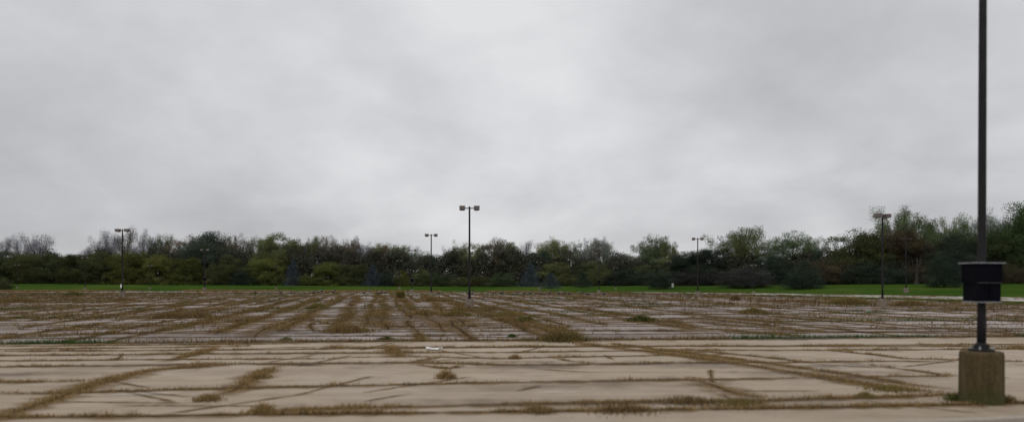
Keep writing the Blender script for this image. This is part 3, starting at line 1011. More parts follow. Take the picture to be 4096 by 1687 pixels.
place_lamp(600, 1060, d=158, label='faint short lamp post before the hedge, right of the left lamp')
place_lamp(70, 1057, d=158, label='faint short lamp post before the hedge at the far left')
place_lamp(2463, 1069, d=148, label='faint short lamp post on the lawn, right of the airy poplars')
place_lamp(2156, 1046, d=150, label='faint short lamp post between the two right blue spruces')
place_lamp(1598, 1040, d=156, label='faint short lamp post before brown trees, left of the boxed distant lamp')

# small white marker by the left lamp, and a white utility cabinet on the lawn
X, Y = wx(484, 97), 97.0
t_ = empty('marker_sign', (X, Y, 0), 0, 'small white marker sign standing beside the left lamp post', 'sign')
bm = bmesh.new(); add_box(bm, (0, 0, 1.40), (0.17, 0.02, 0.46), 0.008); bm_obj('sign_plate', bm, M['white'], t_)
bm = bmesh.new(); add_box(bm, (0, 0.03, 0.8), (0.04, 0.03, 1.6), 0.004); bm_obj('sign_post', bm, M['pole'], t_)
X, Y = wx(2690, 150), 150.0
t_ = empty('utility_cabinet', (X, Y, terrain(X, Y)), 0, 'small white utility cabinet on the lawn beside a dark round evergreen', 'cabinet')
bm = bmesh.new(); add_box(bm, (0, 0, 0.35), (0.34, 0.3, 0.75), 0.02); bm_obj('cabinet_body', bm, M['white'], t_)
bm = bmesh.new(); add_box(bm, (0, 0, 0.745), (0.38, 0.34, 0.05), 0.012); bm_obj('cabinet_lid', bm, M['white'], t_)

# litter
def crumple(name, X, Y, s, mat, label, seed):
    rr = random.Random(seed)
    bm = bmesh.new()
    nx, ny = 8, 6
    g = [[bm.verts.new(((i / nx - 0.5) * s[0] + rr.uniform(-.01, .01), (j / ny - 0.5) * s[1] + rr.uniform(-.01, .01),
                        0.04 + s[2] * rr.uniform(0, 1) * (0.4 + abs(i / nx - .5)))) for j in range(ny + 1)] for i in range(nx + 1)]
    for i in range(nx):
        for j in range(ny):
            bm.faces.new((g[i][j], g[i + 1][j], g[i + 1][j + 1], g[i][j + 1]))
    o = bm_obj(name, bm, mat)
    o.location = (X, Y, 0)
    return tag(o, label, 'litter')
X, Y = gp(1735, 1400); crumple('paper_scrap', X, Y, (0.5, 0.3, 0.09), M['paper'], 'crumpled white paper scrap lying on the driving lane', 1)
X, Y = gp(3476, 1250); crumple('plastic_scrap', X, Y, (0.22, 0.18, 0.12), M['teal'], 'small teal plastic scrap on the lot at right', 2)

# ------------------------------------------------------------------ geese
def goose_mesh(pose, seed):
    "one continuous skin from tail over body and neck to bill, with legs and webbed feet"
    BR, DK, WH, BK, LT = (0.058, 0.043, 0.032), (0.03, 0.024, 0.019), (0.26, 0.24, 0.22), (0.010, 0.010, 0.011), (0.105, 0.082, 0.062)
    if pose == 'up':
        sp = [(-.42, .34, .012, DK), (-.36, .35, .045, DK), (-.28, .36, .085, WH), (-.18, .37, .125, BR), (-.05, .38, .15, BR), (.08, .39, .145, BR),
              (.18, .43, .105, LT), (.235, .50, .06, LT), (.25, .58, .038, BK), (.25, .68, .032, BK), (.26, .76, .034, BK), (.29, .81, .045, BK),
              (.325, .815, .040, WH), (.355, .805, .025, BK), (.40, .795, .012, BK)]
    elif pose == 'alert':
        sp = [(-.40, .30, .012, DK), (-.34, .32, .045, DK), (-.26, .34, .085, WH), (-.16, .37, .125, BR), (-.04, .40, .15, BR), (.07, .43, .14, BR),
              (.15, .49, .10, LT), (.185, .57, .058, LT), (.19, .66, .038, BK), (.185, .75, .031, BK), (.19, .83, .034, BK), (.22, .88, .045, BK),
              (.255, .885, .040, WH), (.285, .878, .025, BK), (.33, .868, .012, BK)]
    else:
        sp = [(-.42, .38, .012, DK), (-.36, .385, .045, DK), (-.28, .39, .085, WH), (-.18, .39, .125, BR), (-.05, .385, .15, BR), (.08, .37, .14, BR),
              (.18, .36, .10, LT), (.26, .35, .06, LT), (.33, .31, .038, BK), (.38, .24, .032, BK), (.41, .16, .034, BK), (.435, .10, .045, BK),
              (.45, .07, .038, WH), (.465, .045, .024, BK), (.48, .015, .012, BK)]
    V, I, C = [], [], []
    seg = 10
    pts = [Vector((a, 0, b)) for a, b, _, _ in sp]
    for i, (a, b, rd, cc) in enumerate(sp):
        t = (pts[min(i + 1, len(pts) - 1)] - pts[max(i - 1, 0)]).normalized()
        side = Vector((0, 1, 0)); up = t.cross(side) * -1
        for k in range(seg):
            an = 2 * math.pi * k / seg
            v = pts[i] + side * math.cos(an) * rd * 0.92 + up * math.sin(an) * rd
            V.append(tuple(v))
            C.append(LT if (cc == BR and math.sin(an) < -0.4) else (DK if cc == BR and math.sin(an) > 0.75 else cc))
    for i in range(len(sp) - 1):
        for k in range(seg):
            k2 = (k + 1) % seg
            I.append((i * seg + k, i * seg + k2, (i + 1) * seg + k2, (i + 1) * seg + k))
    for s_ in (-1, 1):
        b0 = len(V)
        leg = [((-.03, s_ * .06, .27), .028), ((-.045, s_ * .06, .16), .014), ((-.02, s_ * .06, .05), .012), ((-.01, s_ * .06, .012), .016)]
        for (p, rd) in leg:
            for k in range(6):
                an = 2 * math.pi * k / 6
                V.append((p[0] + rd * math.cos(an), p[1] + rd * math.sin(an), p[2])); C.append(BK)
        for i in range(3):
            for k in range(6):
                k2 = (k + 1) % 6
                I.append((b0 + i * 6 + k, b0 + i * 6 + k2, b0 + (i + 1) * 6 + k2, b0 + (i + 1) * 6 + k))
        f = len(V)
        V += [(-.025, s_ * .06, .014), (.07, s_ * .06 - .04, .004), (.085, s_ * .06, .006), (.07, s_ * .06 + .04, .004)]
        C += [BK] * 4
        I.append((f, f + 1, f + 2, f + 3))
    I = np.array(I)
    return poly_mesh('goose', V, 4, I, C, smooth=True)

GM = {p: goose_mesh(p, i) for i, p in enumerate(('up', 'alert', 'graze'))}
ORD = ['first', 'second', 'third', 'fourth', 'fifth', 'sixth', 'seventh', 'eighth', 'ninth', 'tenth', 'eleventh', 'twelfth', 'thirteenth', 'fourteenth', 'fifteenth', 'sixteenth', 'seventeenth', 'eighteenth', 'nineteenth']
geese = [(1022, 1178, 'graze', 0), (1125, 1178, 'up', 170), (1166, 1180, 'graze', 20), (1254, 1179, 'up', 10), (1273, 1176, 'graze', 180), (1287, 1173, 'up', 10),
         (1334, 1176, 'up', 0), (1456, 1181, 'up', 15), (1478, 1171, 'alert', 60), (1511, 1181, 'up', 150), (1524, 1180, 'up', 5), (1542, 1180, 'up', 10),
         (1633, 1181, 'up', 120), (1756, 1181, 'graze', 200), (1872, 1182, 'up', 190), (1889, 1180, 'alert', 70), (1973, 1181, 'graze', 40), (2007, 1180, 'up', 0),
         (2068, 1178, 'graze', 210), (2098, 1181, 'graze', 0), (2122, 1181, 'up', 0), (2154, 1181, 'graze', 175), (2164, 1183, 'graze', 10), (2198, 1180, 'up', 10),
         (2234, 1183, 'up', 190), (2247, 1180, 'alert', 30), (2256, 1181, 'graze', 10), (2276, 1183, 'graze', 15), (2323, 1181, 'up', 0), (2350, 1184, 'graze', 0), (2415, 1185, 'graze', 20)]
geese.sort()
nl = [g for g in geese if g[0] < 1878]; nr = [g for g in geese if g[0] > 1878]
for g in geese:
    x, y, pose, ang = g
    if x < 1878:
        k = len(nl) - 1 - nl.index(g); side = 'left'
    else:
        k = nr.index(g); side = 'right'
    X, Y = gp(x, y)
    o = bpy.data.objects.new('goose', GM[pose])
    if not GM[pose].materials: GM[pose].materials.append(M['goose'])
    o.location = (X, Y, 0.0); o.rotation_euler = (0, 0, R(ang))
    sc = 0.96 + 0.1 * ((x * 7) % 10) / 10
    o.scale = (sc,) * 3
    link(o)
    words = {'up': 'brown goose standing with neck raised', 'alert': 'alert goose stretching its black neck high', 'graze': 'brown goose with head down grazing'}[pose]
    tag(o, '%s, %s %s of the central lamp' % (words, ORD[k], side), 'goose', 'geese standing on the far lot')

# ------------------------------------------------------------------ trees
LC = {}
def crown_mesh(name, centers, crad, per, size, rng, flat=0.8, bright=(0.6, 1.3), tint2=None, fit=True):
    "leaf cards scattered in clumps"
    n = len(centers)
    cb = rng.uniform(bright[0], bright[1], n)
    pos = np.repeat(centers, per, axis=0) + np.clip(rng.normal(0, 1, (n * per, 3)), -1.45, 1.45) * np.repeat(crad, per)[:, None] * np.array([1, 1, flat])
    if fit:
        lo, hi = np.percentile(pos[:, :2], 3, axis=0), np.percentile(pos[:, :2], 97, axis=0)
        pos[:, :2] *= 0.96 / max(hi - lo)
        zt = np.percentile(pos[:, 2], 99.3)
        pos[:, 2] *= 0.985 / zt
    m = len(pos)
    nd = rng.normal(0, 1, (m, 3)); nd[:, 2] += 0.4
    nd /= np.linalg.norm(nd, axis=1)[:, None]
    a = np.cross(nd, rng.normal(0, 1, (m, 3))); a /= np.linalg.norm(a, axis=1)[:, None]
    b = np.cross(nd, a)
    s = size * rng.uniform(0.6, 1.35, m)
    V = np.stack([pos - a * s[:, None], pos - b * (s * 0.55)[:, None], pos + a * s[:, None], pos + b * (s * 0.55)[:, None]], 1).reshape(-1, 3)
    I = np.arange(m * 4)
    c = np.ones((m, 3)) * (np.repeat(cb, per) * rng.uniform(0.85, 1.15, m))[:, None]
    if tint2 is not None:
        sel = np.repeat(rng.uniform(0, 1, n) < tint2[0], per)
        c = np.where(sel[:, None], c * np.array(tint2[1]), c)
    return poly_mesh(name, V, 4, I, np.repeat(c, 4, axis=0))

def proto_broad(seed, z0=0.06, nl=11, ncl=300, per=105, size=0.0112, open_=0.0):
    r = np.random.default_rng(seed)
    lobes = []
    for i in range(nl):
        a = r.uniform(0, 2 * np.pi); rad = r.uniform(0.08, 0.30)
        z = r.uniform(z0 + 0.16, 0.80)
        lobes.append((np.array([math.cos(a) * rad, math.sin(a) * rad, z]), r.uniform(0.14, 0.24)))
    lobes.append((np.array([r.uniform(-.08, .08), r.uniform(-.08, .08), 0.80]), 0.19))
    cen = []
    for i in range(ncl):
        c, rad = lobes[r.integers(0, len(lobes))]
        d = r.normal(0, 1, 3); d /= np.linalg.norm(d)
        q = c + d * rad * r.uniform(0.55, 1.0) * np.array([1, 1, 0.95])
        q[2] = min(max(q[2], z0), 0.985)
        cen.append(q)
    if z0 < 0.12:      # skirt of low foliage
        for i in range(ncl // 3):
            a = r.uniform(0, 2 * np.pi)
            cen.append(np.array([math.cos(a), math.sin(a), 0]) * r.uniform(0.15, 0.42) + np.array([0, 0, r.uniform(0.02, 0.35)]))
    cen = np.array(cen)
    cm = crown_mesh('crown', cen, r.uniform(0.028, 0.062, len(cen)), per, size, r, tint2=(0.2, (1.2, 1.1, 0.85)))
    paths = [([(0, 0, -0.03), (0.01, 0, 0.15), (0.0, 0.01, 0.4), (0.02, 0, 0.7)], [0.028, 0.022, 0.016, 0.006])]
    for c, rad in lobes:
        zb = max(0.12, c[2] * 0.5)
        paths.append(([(0, 0, zb), tuple(c * np.array([.5, .5, 1]) * np.array([1, 1, 0.82])), tuple(c)], [0.012, 0.008, 0.003]))
    V, I = tube_arrays(paths)
    return cm, poly_mesh('trunk', V, 4, I, smooth=True)

def proto_limbs(seed, nlimb=9, spread=0.5, lean=0.0, per=80, ncl=14, size=0.0098, z_start=0.18, crad=(0.024, 0.044), wispy=False):
    "airy trees: leaf clumps strung along ascending limbs with sky showing between"
    r = np.random.default_rng(seed)
    paths = [([(0, 0, -0.03), (0.005, 0, 0.2), (lean * 0.3, 0, 0.55), (lean * 0.55, 0, 0.9)], [0.024, 0.018, 0.011, 0.003])]
    cen, rad = [], []
    for i in range(nlimb):
        zb = r.uniform(z_start, 0.55)
        a = r.uniform(0, 2 * np.pi)
        out = r.uniform(0.25, 1.0) * spread
        zt = min(0.99, zb + r.uniform(0.30, 0.62)) if not wispy else min(0.98, zb + r.uniform(0.25, 0.5))
        p0 = np.array([lean * zb * .5, 0, zb]); p2 = np.array([math.cos(a) * out * .95 + lean * zt * .6, math.sin(a) * out * .95, zt])
        p1 = (p0 + p2) / 2 + np.array([math.cos(a) * out * .12, math.sin(a) * out * .12, -0.03 + r.uniform(-.03, .03)])
        paths.append(([tuple(p0), tuple(p1), tuple(p2)], [0.011, 0.006, 0.002]))
        for k in range(ncl):
            t = r.uniform(0.35, 1.05)
            q = p0 * (1 - t) ** 2 + 2 * p1 * t * (1 - t) + p2 * t * t
            q = q + r.normal(0, 0.035 if not wispy else 0.03, 3)
            cen.append(q); rad.append(r.uniform(*crad))
            if r.uniform() < 0.5:
                paths.append(([tuple(p0 * (1 - t) ** 2 + 2 * p1 * t * (1 - t) + p2 * t * t), tuple(q + r.normal(0, 0.02, 3))], [0.003, 0.0012]))
    for k in range(ncl):
        cen.append(np.array([lean * .5, 0, 0]) + np.array([r.normal(0, .04), r.normal(0, .04), r.uniform(0.6, 0.97)])); rad.append(r.uniform(*crad))
    cm = crown_mesh('crown', np.array(cen), np.array(rad), per, size, r, flat=1.0, bright=(0.65, 1.3), tint2=(0.2, (1.15, 1.08, 0.85)))
    V, I = tube_arrays(paths, 5)
    return cm, poly_mesh('trunk', V, 4, I, smooth=True)

def proto_spruce(seed):
    r = np.random.default_rng(seed)
    cen, rad = [], []
    paths = [([(0, 0, -0.02), (0, 0, 0.5), (0, 0, 0.99)], [0.022, 0.013, 0.002])]
    z = 0.05
    while z < 0.97:
        R_ = 0.5 * (1 - z) ** 0.85 + 0.015
        nb = max(5, int(16 * (1 - z)) + 4)
        ph = r.uniform(0, 6.28)
        for k in range(nb):
            a = ph + 2 * np.pi * k / nb + r.uniform(-.2, .2)
            rr = R_ * r.uniform(0.58, 1.12)
            paths.append(([(0, 0, z + 0.02), (math.cos(a) * rr, math.sin(a) * rr, z - 0.02 * (1 - z))], [0.004, 0.001]))
            for t in (0.35, 0.6, 0.8, 1.0):
                cen.append((math.cos(a) * rr * t, math.sin(a) * rr * t, z - 0.025 * t + r.uniform(-.008, .008)))
                rad.append(0.014 + 0.03 * R_)
        z += 0.07 * (1 - 0.4 * z)
    cm = crown_mesh('crown', np.array(cen), np.array(rad), 10, 0.017, r, flat=0.4, bright=(0.5, 1.5))
    V, I = tube_arrays(paths, 4)
    return cm, poly_mesh('trunk', V, 4, I, smooth=True)

def proto_shrub(seed, ncl=200, per=85, size=0.0155):
    r = np.random.default_rng(seed)
    cen = []
    for i in range(ncl):
        d = r.normal(0, 1, 3); d /= np.linalg.norm(d); d[2] = abs(d[2])
        k = r.uniform(0.5, 0.97) * (0.85 + 0.15 * math.sin(5 * math.atan2(d[1], d[0]) + seed))
        cen.append((d[0] * 0.46 * k, d[1] * 0.46 * k, 0.04 + d[2] * 0.90 * k))
    cm = crown_mesh('crown', np.array(cen), r.uniform(0.04, 0.075, ncl), per, size, r, tint2=(0.2, (1.2, 1.1, 0.85)))
    paths = []
    for i in range(6):
        a = r.uniform(0, 6.28)
        paths.append(([(0.03 * math.cos(a), 0.03 * math.sin(a), -0.03), (0.15 * math.cos(a), 0.15 * math.sin(a), 0.35), (0.28 * math.cos(a), 0.28 * math.sin(a), 0.7)], [0.02, 0.013, 0.004]))
    V, I = tube_arrays(paths, 5)
    return cm, poly_mesh('stem', V, 4, I, smooth=True)

PR = {
    'broad': [proto_broad(s) for s in (1, 2, 3, 4)],
    'high': [proto_broad(s, z0=0.2, nl=10) for s in (11, 12, 13)],
    'open': [proto_broad(s, z0=0.22, nl=9, ncl=170, per=130, size=0.0088) for s in (21, 22, 23)],
    'airy': [proto_limbs(s, 16, 0.42, 0.0, 92, 14, 0.0098, 0.18, (0.028, 0.055)) for s in (31, 32, 33, 34)],
    'round': [proto_limbs(s, 26, 0.52, 0.05, 120, 12, 0.0080, 0.2, (0.024, 0.044)) for s in (41, 42)],
    'wisp': [proto_limbs(s, 22, 0.5, 0.10, 66, 13, 0.0082, 0.12, (0.034, 0.062), True) for s in (51, 52, 53)],
    'poplar': [proto_limbs(s, 17, 0.34, 0.0, 90, 13, 0.0105, 0.15, (0.022, 0.040)) for s in (61, 62, 63)],
    'spruce': [proto_spruce(s) for s in (71, 72)],
    'shrub': [proto_shrub(s) for s in (81, 82, 83)],
}
NAMES = {'broad': ('broadleaf_tree', 'tree'), 'high': ('broadleaf_tree', 'tree'), 'open': ('open_crowned_tree', 'tree'), 'airy': ('airy_tree', 'tree'),
         'round': ('airy_tree', 'tree'), 'wisp': ('thin_leaved_tree', 'tree'), 'poplar': ('poplar_tree', 'tree'), 'spruce': ('blue_spruce', 'spruce'), 'shrub': ('shrub', 'shrub')}
TINT = {'green': (.046, .062, .024), 'dark': (.030, .042, .024), 'olive': (.062, .072, .025), 'yellow': (.088, .096, .024), 'brown': (.066, .060, .036),
        'rust': (.066, .056, .028), 'grey': (.090, .088, .078), 'pale': (.085, .095, .062), 'blue': (.048, .062, .056), 'fresh': (.052, .085, .026), 'purple': (.040, .042, .030)}
cnt = {}
def tree(x, top, wpx, kind, tint, off, label, base=None, group=None):
    u = (x - CX) / F
    d = tree_d(u) + off
    X = u * d
    if base is not None:            # standing lower down the bank
        lo, hi = edge_d(u), tree_d(u)
        d = lo + (hi - lo) * 0.5
        for _ in range(40):
            yb = YH + (CAM - terrain(u * d, d)) / d * F
            if yb < base: hi = d
            else: lo = d
            d = (lo + hi) / 2
        X = u * d
    z = terrain(X, d)
    H = wz(top, d) - z
    Wd = wpx / F * d
    k = cnt.get(kind, 0); cnt[kind] = k + 1
    cm, tm = PR[kind][k % len(PR[kind])]
    rr = random.Random(int(x * 13 + top))
    nm, cat = NAMES[kind]
    g = group or {'tree': 'trees of the wood beyond the lawn', 'spruce': 'blue spruces before the wood', 'shrub': 'shrubs along the edge of the wood'}[cat]
    o = empty(nm, (X, d, z - 0.02), rr.uniform(0, 6.28) if kind not in ('wisp',) else rr.uniform(-.5, .5), label, cat, g, (Wd * 1.06, Wd * 1.06, H * 1.03))
    c = obj('crown', cm, M['leaf'], o)
    t = TINT[tint]
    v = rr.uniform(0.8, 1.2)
    v *= 1.45 if (off >= 7 and kind != 'spruce') else 0.82  # rear rows lightened in colour to make up for strong self-shadowing in the crowns
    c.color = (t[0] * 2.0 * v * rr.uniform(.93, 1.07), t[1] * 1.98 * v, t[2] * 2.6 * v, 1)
    obj('stem' if kind == 'shrub' else 'trunk', tm, M['bark'], o)
    return o

# --- left: hedge of dense bushy trees
tree(20, 1012, 150, 'broad', 'green', 2, 'dense green hedge tree cut by the left edge')
tree(110, 1016, 130, 'broad', 'olive', 0, 'bushy olive hedge tree at left below the two thin crowns')
tree(215, 1018, 140, 'broad', 'olive', 1, 'bushy olive hedge tree at left below the pale gap of sky')
tree(310, 1020, 120, 'broad', 'olive', 0, 'bushy olive hedge tree one short of the left lamp')
tree(400, 1012, 130, 'broad', 'olive', 1, 'bushy hedge tree directly left of the left lamp')
tree(515, 1010, 140, 'broad', 'yellow', 0, 'yellowish hedge tree directly behind and right of the left lamp')
tree(640, 1024, 130, 'broad', 'yellow', 0, 'yellowish round hedge tree, second right of the left lamp')
tree(745, 1036, 120, 'broad', 'yellow', 0, 'yellow green low hedge tree left of the dark round tree')
tree(860, 1056, 90, 'shrub', 'olive', 0, 'low olive shrub under the dark round tree')
tree(915, 1026, 110, 'broad', 'olive', 3, 'olive bush right of the dark round tree')
tree(985, 1066, 110, 'shrub', 'dark', 0, 'dark low shrub between two yellowish bushes at left')
tree(1070, 1036, 130, 'broad', 'yellow', 2, 'yellow green bush behind the faint lamp, left of the first spruce')
tree(1225, 1100, 100, 'shrub', 'yellow', -1, 'low yellow shrub just right of the first blue spruce')
tree(1320, 1052, 130, 'broad', 'yellow', 2, 'yellow green bush halfway between the first two spruces')
tree(1415, 1060, 100, 'broad', 'olive', 1, 'olive bush left of the second blue spruce')
tree(1545, 1088, 90, 'shrub', 'dark', -1, 'dark low shrub right of the second blue spruce')
tree(1607, 1082, 55, 'shrub', 'yellow', -1, 'small bright yellow green shrub left of the boxed distant lamp')
tree(1690, 1076, 80, 'shrub', 'olive', 0, 'olive shrub between the boxed and second tallest lamps')
tree(1770, 1092, 90, 'shrub', 'green', 0, 'green shrub between the second tallest and central lamps')
tree(1850, 1108, 90, 'shrub', 'olive', 0, 'low tawny shrub behind and left of the tall central lamp')
tree(1920, 1102, 80, 'shrub', 'olive', 0, 'low tawny shrub just right of the tall central lamp')
tree(2010, 1092, 110, 'shrub', 'green', 0, 'dull green shrub left of the third blue spruce')
tree(2262, 1095, 110, 'shrub', 'olive', 0, 'brownish olive shrub right of the short blue spruce')
tree(2332, 1092, 70, 'spruce', 'dark', -4, 'dark rounded conifer left of the thin lamp before the poplars', base=1150, group='dark conifers on the bank')
tree(2390, 1070, 90, 'shrub', 'olive', 0, 'olive shrub behind the thin lamp before the poplars')
tree(2480, 1076, 110, 'shrub', 'dark', 0, 'dark shrub right of the thin lamp before the poplars')
tree(2570, 1082, 120, 'shrub', 'dark', 0, 'dark shrub below the green poplars right of centre')
tree(2640, 1078, 85, 'shrub', 'dark', -6, 'dark round evergreen standing forward on the lawn, right of centre', base=1155, group='dark evergreens on the bank')

# --- left and middle: taller row behind
tree(18, 955, 95, 'wisp', 'grey', 14, 'thin grey leaved tree at the left edge')
tree(78, 950, 85, 'wisp', 'grey', 14, 'thin grey leaved tree, second from the left edge')
tree(152, 942, 105, 'wisp', 'grey', 14, 'thin dark grey leaved tree with leaning limbs before open sky at left')
tree(345, 990, 70, 'wisp', 'grey', 12, 'low wispy tree rising left of the left lamp by the sky gap')
tree(395, 958, 90, 'wisp', 'grey', 12, 'pale wispy tree left of the left lamp')
tree(437, 930, 85, 'wisp', 'grey', 13, 'tall leaning grey tree directly left of the left lamp')
tree(505, 926, 95, 'wisp', 'brown', 14, 'tall brownish tree behind the heads of the left lamp')
tree(572, 922, 110, 'wisp', 'grey', 13, 'tall grey green tree right of the left lamp heads')
tree(645, 946, 80, 'airy', 'green', 12, 'dark green pointed tree, second crown right of the left lamp')
tree(705, 970, 100, 'broad', 'brown', 10, 'round brown tree left of the big dark round tree')
tree(762, 954, 90, 'broad', 'brown', 12, 'brown tree touching the left shoulder of the dark round tree')
tree(832, 935, 175, 'high', 'dark', 8, 'big dark round tree at left behind a thin boxed lamp')
tree(905, 958, 90, 'broad', 'brown', 11, 'brown tree touching the right shoulder of the dark round tree')
tree(942, 950, 55, 'airy', 'brown', 14, 'slim airy brown tree between the two big round trees')
tree(990, 950, 90, 'airy', 'brown', 13, 'airy brown tree with a ragged top left of the broad olive tree')
tree(1060, 958, 100, 'broad', 'olive', 10, 'olive brown tree at the left shoulder of the broad olive tree')
tree(1115, 946, 170, 'broad', 'olive', 9, 'broad olive brown tree behind the first blue spruce')
tree(1190, 968, 90, 'broad', 'brown', 12, 'brown tree right of the broad olive tree')
tree(1225, 972, 60, 'airy', 'brown', 14, 'slim ragged tree right of the broad olive tree')
tree(1258, 952, 65, 'airy', 'olive', 13, 'airy tree with knotted leaf clumps, tallest of the middle left group')
tree(1302, 952, 75, 'airy', 'brown', 13, 'airy brown tree halfway between the first two spruces')
tree(1348, 958, 80, 'airy', 'brown', 13, 'airy brown tree right of the halfway point of the first two spruces')
tree(1412, 958, 60, 'poplar', 'brown', 13, 'narrow upright tree with two dark tips left of the second spruce')
tree(1438, 975, 50, 'poplar', 'brown', 13, 'narrow upright tree directly above the second spruce')
tree(1390, 985, 110, 'broad', 'brown', 9, 'brown thicket tree behind and left of the second spruce')
tree(1475, 985, 90, 'airy', 'grey', 12, 'greyish airy tree above the second spruce')
tree(1515, 990, 100, 'broad', 'brown', 10, 'brown tree right of the second spruce')
tree(1562, 978, 110, 'airy', 'olive', 12, 'spreading airy olive tree left of the boxed distant lamp')
tree(1620, 988, 90, 'airy', 'green', 12, 'airy green tree behind the heads of the boxed distant lamp')
tree(1692, 1006, 90, 'open', 'dark', 10, 'dark green tree left of the second tallest lamp')
tree(1755, 1018, 90, 'open', 'dark', 10, 'low dark green tree in the dip right of the second tallest lamp')
tree(1802, 992, 55, 'wisp', 'grey', 12, 'wispy pale tree at the left end of the brown central wood')
tree(1838, 974, 80, 'airy', 'olive', 11, 'olive tree directly left of the tall central lamp')
tree(1885, 984, 90, 'broad', 'olive', 10, 'olive brown tree directly behind the tall central lamp')
tree(1925, 974, 55, 'poplar', 'olive', 11, 'narrow tree directly right of the tall central lamp')
tree(1985, 966, 120, 'broad', 'brown', 10, 'round brown tree right of the tall central lamp')
tree(2040, 980, 90, 'broad', 'green', 10, 'green brown tree left of the third blue spruce')
tree(2098, 970, 90, 'wisp', 'grey', 13, 'thin pale leaved tree above the third blue spruce')
tree(2150, 1010, 110, 'broad', 'dark', 9, 'dark tree behind the third blue spruce')
# --- right of centre
tree(2202, 962, 100, 'airy', 'olive', 11, 'airy yellowish tree, leftmost of the poplar groups right of centre')
tree(2246, 968, 90, 'airy', 'olive', 12, 'airy tree between the short spruce and the thin lamp')
tree(2240, 1030, 150, 'broad', 'olive', 8, 'low olive thicket tree above the short blue spruce')
tree(2328, 968, 65, 'poplar', 'pale', 12, 'slim see through poplar directly left of the thin boxed lamp')
tree(2374, 957, 75, 'poplar', 'pale', 12, 'tallest see through poplar behind the thin boxed lamp')
tree(2424, 964, 75, 'poplar', 'pale', 12, 'see through poplar directly right of the thin boxed lamp')
tree(2400, 1045, 150, 'broad', 'green', 8, 'low green thicket tree under the see through poplars')
tree(2490, 1024, 100, 'broad', 'pale', 10, 'pale low tree in the dip right of the poplars')
tree(2545, 1024, 90, 'broad', 'pale', 10, 'pale low tree left of the green poplars')
tree(2598, 948, 110, 'poplar', 'green', 12, 'leafy green poplar, taller of the green pair right of centre')
tree(2640, 955, 50, 'poplar', 'green', 12, 'slim green poplar at the right side of the taller green one')
tree(2684, 970, 60, 'poplar', 'olive', 12, 'small separate poplar left of the lamp against open sky')
tree(2590, 1030, 130, 'broad', 'green', 8, 'dull green thicket tree under the green poplars')
tree(2680, 1030, 120, 'broad', 'olive', 8, 'olive thicket tree above the dark round evergreen')
tree(2755, 1014, 150, 'broad', 'dark', 6, 'dark round topped tree left of the lamp against open sky')
tree(2850, 1000, 170, 'broad', 'dark', 5, 'dark spreading tree right of the lamp against open sky')
tree(2960, 918, 185, 'round', 'olive', 10, 'big airy round tree with gaps of sky, right of centre')
tree(3078, 968, 110, 'open', 'green', 9, 'green tree in the gap between the airy round and flat topped trees')
tree(3170, 934, 170, 'open', 'green', 8, 'flat topped open tree with holes of sky, right side')
tree(3255, 952, 75, 'open', 'green', 9, 'narrow tree at the right shoulder of the flat topped tree')
tree(3292, 988, 80, 'open', 'dark', 7, 'dark low tree in the dip left of the big yellowish tree')
tree(3335, 962, 65, 'wisp', 'pale', 10, 'pale wispy treetop at the left flank of the big yellowish tree')
tree(3100, 1030, 150, 'broad', 'dark', 3, 'dark lower tree under the gap of sky at right')
tree(3425, 932, 200, 'broad', 'olive', 4, 'big yellowish round tree left of the right hand lamp')
tree(3500, 940, 130, 'high', 'green', 5, 'green tree directly behind the right hand lamp pole')
tree(3592, 838, 165, 'round', 'green', 8, 'tall airy tree behind the heads of the right hand lamp')
tree(3640, 922, 170, 'high', 'rust', 3, 'rusty brown tree behind the dim lamp at right')
tree(3728, 888, 100, 'high', 'green', 7, 'green tree with feathery top left of the nearest post')
tree(3788, 878, 110, 'airy', 'green', 8, 'feathery tree, second left of the nearest post')
tree(3862, 874, 130, 'airy', 'green', 8, 'feathery tree directly left of the nearest post')
tree(3810, 945, 200, 'high', 'dark', 4, 'dark tree mass directly left of the box on the nearest post')
tree(3962, 862, 110, 'airy', 'pale', 8, 'airy pale tree directly behind the nearest post')
tree(3975, 935, 190, 'high', 'green', 5, 'dense green tree right behind the box on the nearest post')
tree(4085, 826, 200, 'high', 'fresh', 5, 'tall dense green tree cut by the right edge')
# --- right: low dark shrubs on the bank
tree(2740, 1082, 120, 'shrub', 'purple', -2, 'dark purplish shrub behind the lamp against open sky')
tree(2860, 1078, 120, 'shrub', 'purple', -2, 'dark purplish shrub right of the lamp against open sky')
tree(2985, 1066, 170, 'shrub', 'purple', -5, 'large dark purplish shrub hanging over the lawn', base=1150)
tree(3110, 1062, 120, 'shrub', 'dark', -2, 'dark shrub beside the large purplish one')
tree(3215, 1044, 130, 'shrub', 'dark', -5, 'large blackish shrub reaching down onto the lawn, right side', base=1154)
tree(3305, 1040, 150, 'shrub', 'rust', -2, 'reddish brown shrub left of the right hand lamp')
tree(3430, 1050, 150, 'shrub', 'dark', -1, 'dark shrub just left of the right hand lamp pole')
tree(3560, 1050, 140, 'shrub', 'dark', -1, 'dark shrub just right of the right hand lamp pole')
tree(3680, 1060, 110, 'shrub', 'rust', 0, 'dull brown shrub right of the dim lamp')
tree(3775, 1010, 120, 'shrub', 'dark', -4, 'tall dark bush standing forward left of the nearest post', base=1148)
tree(3900, 1060, 140, 'shrub', 'purple', -1, 'dark bush behind the box on the nearest post')
tree(4020, 1058, 140, 'shrub', 'rust', -1, 'brown bush right of the box on the nearest post')
